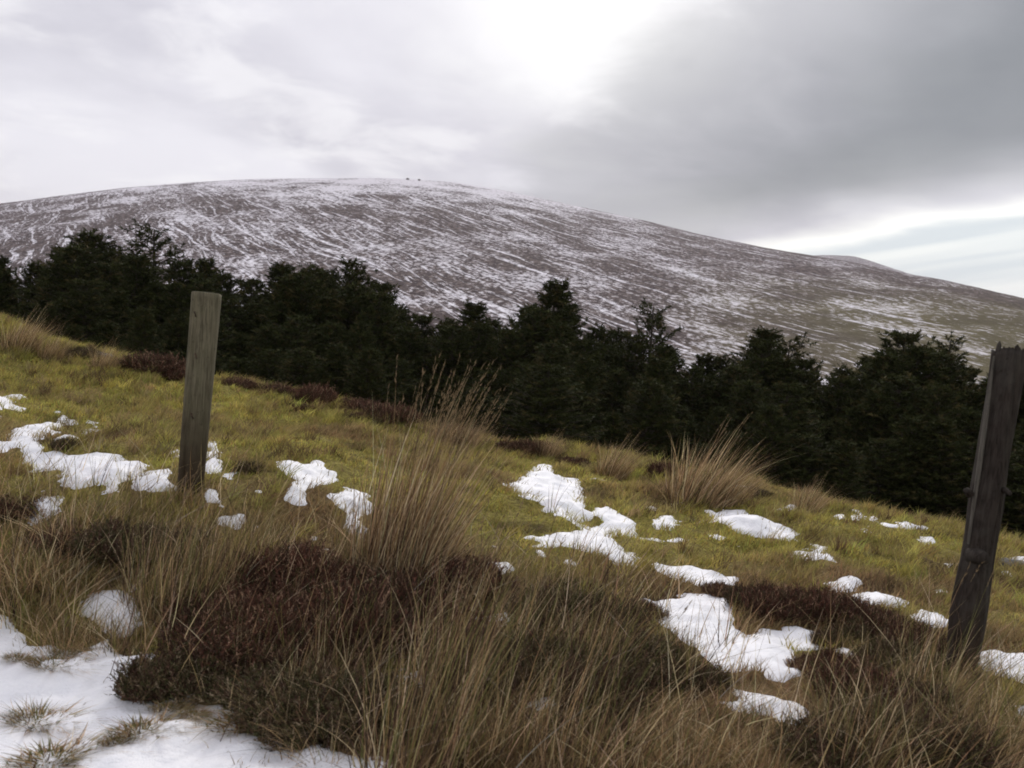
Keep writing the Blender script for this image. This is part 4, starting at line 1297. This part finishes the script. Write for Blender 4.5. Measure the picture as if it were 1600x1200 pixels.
for (px, py, v, s, lb) in HE:
    p = ground_at(px, py)[0]
    o = obj('heather_bush', hm[v], M_heather, None, (p[0], p[1], p[2] - 0.01))
    o.scale = (s, s, s * rng.uniform(0.6, 1.15)); o.rotation_euler.z = rng.uniform(0, 6.28)
    tag(o, lb, 'heather', 'heather bushes on the bank')

# ---- ground-cover grass (uncountable)
def scatter(N, x0, x1, y0, y1, powy=1.0):
    x = rng.uniform(x0, x1, N); y = y0 + (y1 - y0) * rng.uniform(0, 1, N) ** powy
    vis = np.abs(x) < y * 0.72 + 2.0
    return x[vis], y[vis]
B = Blades()
x, y = scatter(1150000, -10.0, 10.4, 2.3, 13.6, 1.15)
sf = snow_field(x, y)
clump = fbm(x, y, 0.13, 2, 51) + 0.5 * fbm(x, y, 0.5, 2, 52)
ok = (sf < rng.uniform(-0.03, 0.035, len(x))) & (clump + rng.normal(0, 0.35, len(x)) > -0.25)
x, y, clump = x[ok], y[ok], clump[ok]
c, t = sward(x, y)
N = len(x)
z = ground_h(x, y)
longer = sstep(0.6, 0.1, t)
hh = (0.020 + 0.045 * np.clip(clump + 0.3, 0, 1) ** 1.5 + 0.03 * longer) * rng.uniform(0.6, 1.4, N) * (0.75 + 0.05 * y)
cj = c * 1.25 * rng.uniform(0.6, 1.5, (N, 1)) * (1 + 0.45 * fbm(x, y, 0.18, 3, 71))[:, None] * (1 + rng.normal(0, 0.08, (N, 3)))
st = rng.random(N) < (0.10 + 0.22 * longer)
cj[st] = STRAW * rng.uniform(0.6, 1.3, (st.sum(), 1))
lean = rng.normal(0, 0.45, (N, 2)) + np.array([0.25, -0.1])
B.add(np.stack([x, y, z - 0.004], 1), hh, (0.0028 + 0.0007 * y) * rng.uniform(0.7, 1.3, N), lean, np.abs(rng.normal(0, 0.45, N)), np.clip(cj, 0.003, 1), levels=2)
x, y = scatter(420000, -8.2, 8.4, 2.3, 12.5, 1.1)
sf = snow_field(x, y)
cl = fbm(x, y, 0.2, 3, 77)
ok = (sf > -0.01) & (rng.random(len(x)) < 0.9 * np.exp(-np.maximum(sf, 0) / 0.045) * sstep(-0.4, 0.3, cl) + 0.35 * sstep(0.42, 0.62, cl))
x, y, sf = x[ok], y[ok], sf[ok]; N = len(x)
c, t = sward(x, y)
cj = c * rng.uniform(0.7, 1.5, (N, 1)); st = rng.random(N) < 0.4; cj[st] = STRAW * rng.uniform(0.5, 1.2, (st.sum(), 1))
B.add(np.stack([x, y, ground_h(x, y)], 1), rng.uniform(0.045, 0.085, N) * (0.75 + 0.04 * y), (0.0028 + 0.0007 * y) * rng.uniform(0.7, 1.2, N), rng.normal(0, 0.5, (N, 2)) + np.array([0.25, -0.1]), np.abs(rng.normal(0, 0.35, N)), cj, levels=2)
# coarser tufts scattered over the bank
x, y = scatter(14500, -10.0, 10.4, 3.4, 13.2)
ok = (snow_field(x, y) < -0.03) & (fbm(x, y, 0.9, 3, 81) > -0.15)
x, y = x[ok], y[ok]
k2 = 26
X = np.repeat(x, k2) + rng.normal(0, 0.03, len(x) * k2); Y = np.repeat(y, k2) + rng.normal(0, 0.03, len(x) * k2); N = len(X)
hs = np.repeat(rng.uniform(0.04, 0.15, len(x)) ** 1.0, k2) * rng.uniform(0.6, 1.2, N)
tc_ = np.repeat(palette(len(x), [GREENS * 1.2, OLIVE * 1.1, STRAW, BROWN * 0.6], [4, 4, 2.5, 2]), k2, 0) * rng.uniform(0.7, 1.3, (N, 1))
B.add(np.stack([X, Y, ground_h(X, Y) - 0.005], 1), hs, (0.0028 + 0.0007 * Y) * rng.uniform(0.7, 1.2, N), rng.normal(0, 0.5, (N, 2)) + np.array([0.3, -0.1]), np.abs(rng.normal(0, 0.4, N)), tc_, levels=3)
gr = obj('grass', B.mesh('grass'), M_grass)
tag(gr, 'short mossy green and tawny grass covering the bank', 'grass', kind='stuff')

# long dead grass of the foreground belt
BELT = [[(-160,760),(90,745),(200,765),(290,780),(420,830),(560,835),(700,850),(800,875),(940,900),(1000,930),(1070,1030),(1110,1085),(1130,1120),(1260,1145),(1330,1100),(1370,1070),(1440,1010),(1520,1050),(1760,1085),(1760,1300),(640,1300),(575,1190),(450,1160),(330,1095),(300,1080),(240,1020),(100,1000),(0,960),(-160,945)]]
BELTP = [project_poly(p) for p in BELT]
B = Blades()
x, y = scatter(110000, -4.5, 4.8, 2.1, 6.4)
bf = poly_field(x, y, BELTP, 0.5)
sf = snow_field(x, y)
cl = fbm(x, y, 0.28, 3, 61)
ok = (bf + 0.10 * cl > -0.02) & (sf < 0.0) & (cl + rng.normal(0, 0.3, len(x)) > -0.2)
x, y, cl = x[ok], y[ok], cl[ok]
N = len(x)
hh = (0.06 + 0.11 * np.clip(cl + 0.35, 0, 1)) * rng.uniform(0.5, 1.35, N)
cc = palette(N, TAN, [2.4, 3, 1.2, 2.6, 4.5])
lean = rng.normal(0, 0.6, (N, 2)) + np.array([0.25, -0.05])
B.add(np.stack([x, y, ground_h(x, y) - 0.01], 1), hh, 0.0040 * rng.uniform(0.6, 1.3, N), lean, np.abs(rng.normal(0, 0.4, N)), cc, levels=4, droop=0.05)
# scattered single stems, also through thin snow edges
x, y = scatter(5200, -4.5, 5.0, 2.4, 6.2)
bf = poly_field(x, y, BELTP, 0.6); sf = snow_field(x, y)
ok = (bf > -0.22) & (sf < 0.12)
x, y = x[ok], y[ok]; N = len(x)
B.add(np.stack([x, y, ground_h(x, y) - 0.01], 1), rng.uniform(0.15, 0.50, N) * rng.uniform(0.6, 1, N), 0.0042, rng.normal(0, 0.42, (N, 2)) + np.array([0.28, 0]), np.abs(rng.normal(0, 0.22, N)), palette(N, TAN, [3, 1.5, 4, 2, 0.3]), levels=5)
# fallen and broken stalks, bleached
x, y = scatter(420, -4.5, 5.0, 2.6, 5.4)
bf = poly_field(x, y, BELTP, 0.6); ok = bf > -0.05
x, y = x[ok], y[ok]; N = len(x)
aa = rng.normal(0.1, 0.9, N) + np.where(rng.random(N) < 0.25, np.pi, 0)
B.add(np.stack([x, y, ground_h(x, y) + rng.uniform(0.02, 0.14, N)], 1), rng.uniform(0.06, 0.22, N), 0.0055, np.stack([np.cos(aa), np.sin(aa)], 1) * rng.uniform(1.0, 2.6, (N, 1)), np.abs(rng.normal(0, 0.3, N)), palette(N, [(0.56, 0.45, 0.30), (0.42, 0.34, 0.24), (0.34, 0.30, 0.24)], [2, 2, 1]), levels=5)
lg = obj('dead_grass', B.mesh('dead_grass'), M_dry)
tag(lg, 'long dead tawny grass in the foreground belt', 'dead grass', kind='stuff')

# ------------------------------------------------------------------ cold moist air
import bmesh
bm = bmesh.new(); bmesh.ops.create_cube(bm, size=1.0)
for v_ in bm.verts:
    v_.co = Vector((v_.co.x * 7400, 1650 + v_.co.y * 4600, 90 + v_.co.z * 480))
hme = bpy.data.meshes.new('haze'); bm.to_mesh(hme); bm.free()
hm_, hk, hout = new_mat('damp_air')
pv = hk.n('ShaderNodeVolumePrincipled')
pv.inputs['Color'].default_value = (0.88, 0.82, 0.90, 1)
pv.inputs['Density'].default_value = 0.00012
pv.inputs['Anisotropy'].default_value = 0.3
hk.nt.links.new(pv.outputs[0], hout.inputs['Volume'])
hz = obj('haze', hme, hm_); tag(hz, kind='stuff')

zlo = min(float(GZ.min()), float(HZ.min()), float(BZ.min())) - 1.0
zhi = max(float(HZ.max()), float(BZ.max())) + 3.0
for v_ in hme.vertices:
    v_.co.z = zlo if v_.co.z < 0 else zhi
print('haze box', zlo, zhi)
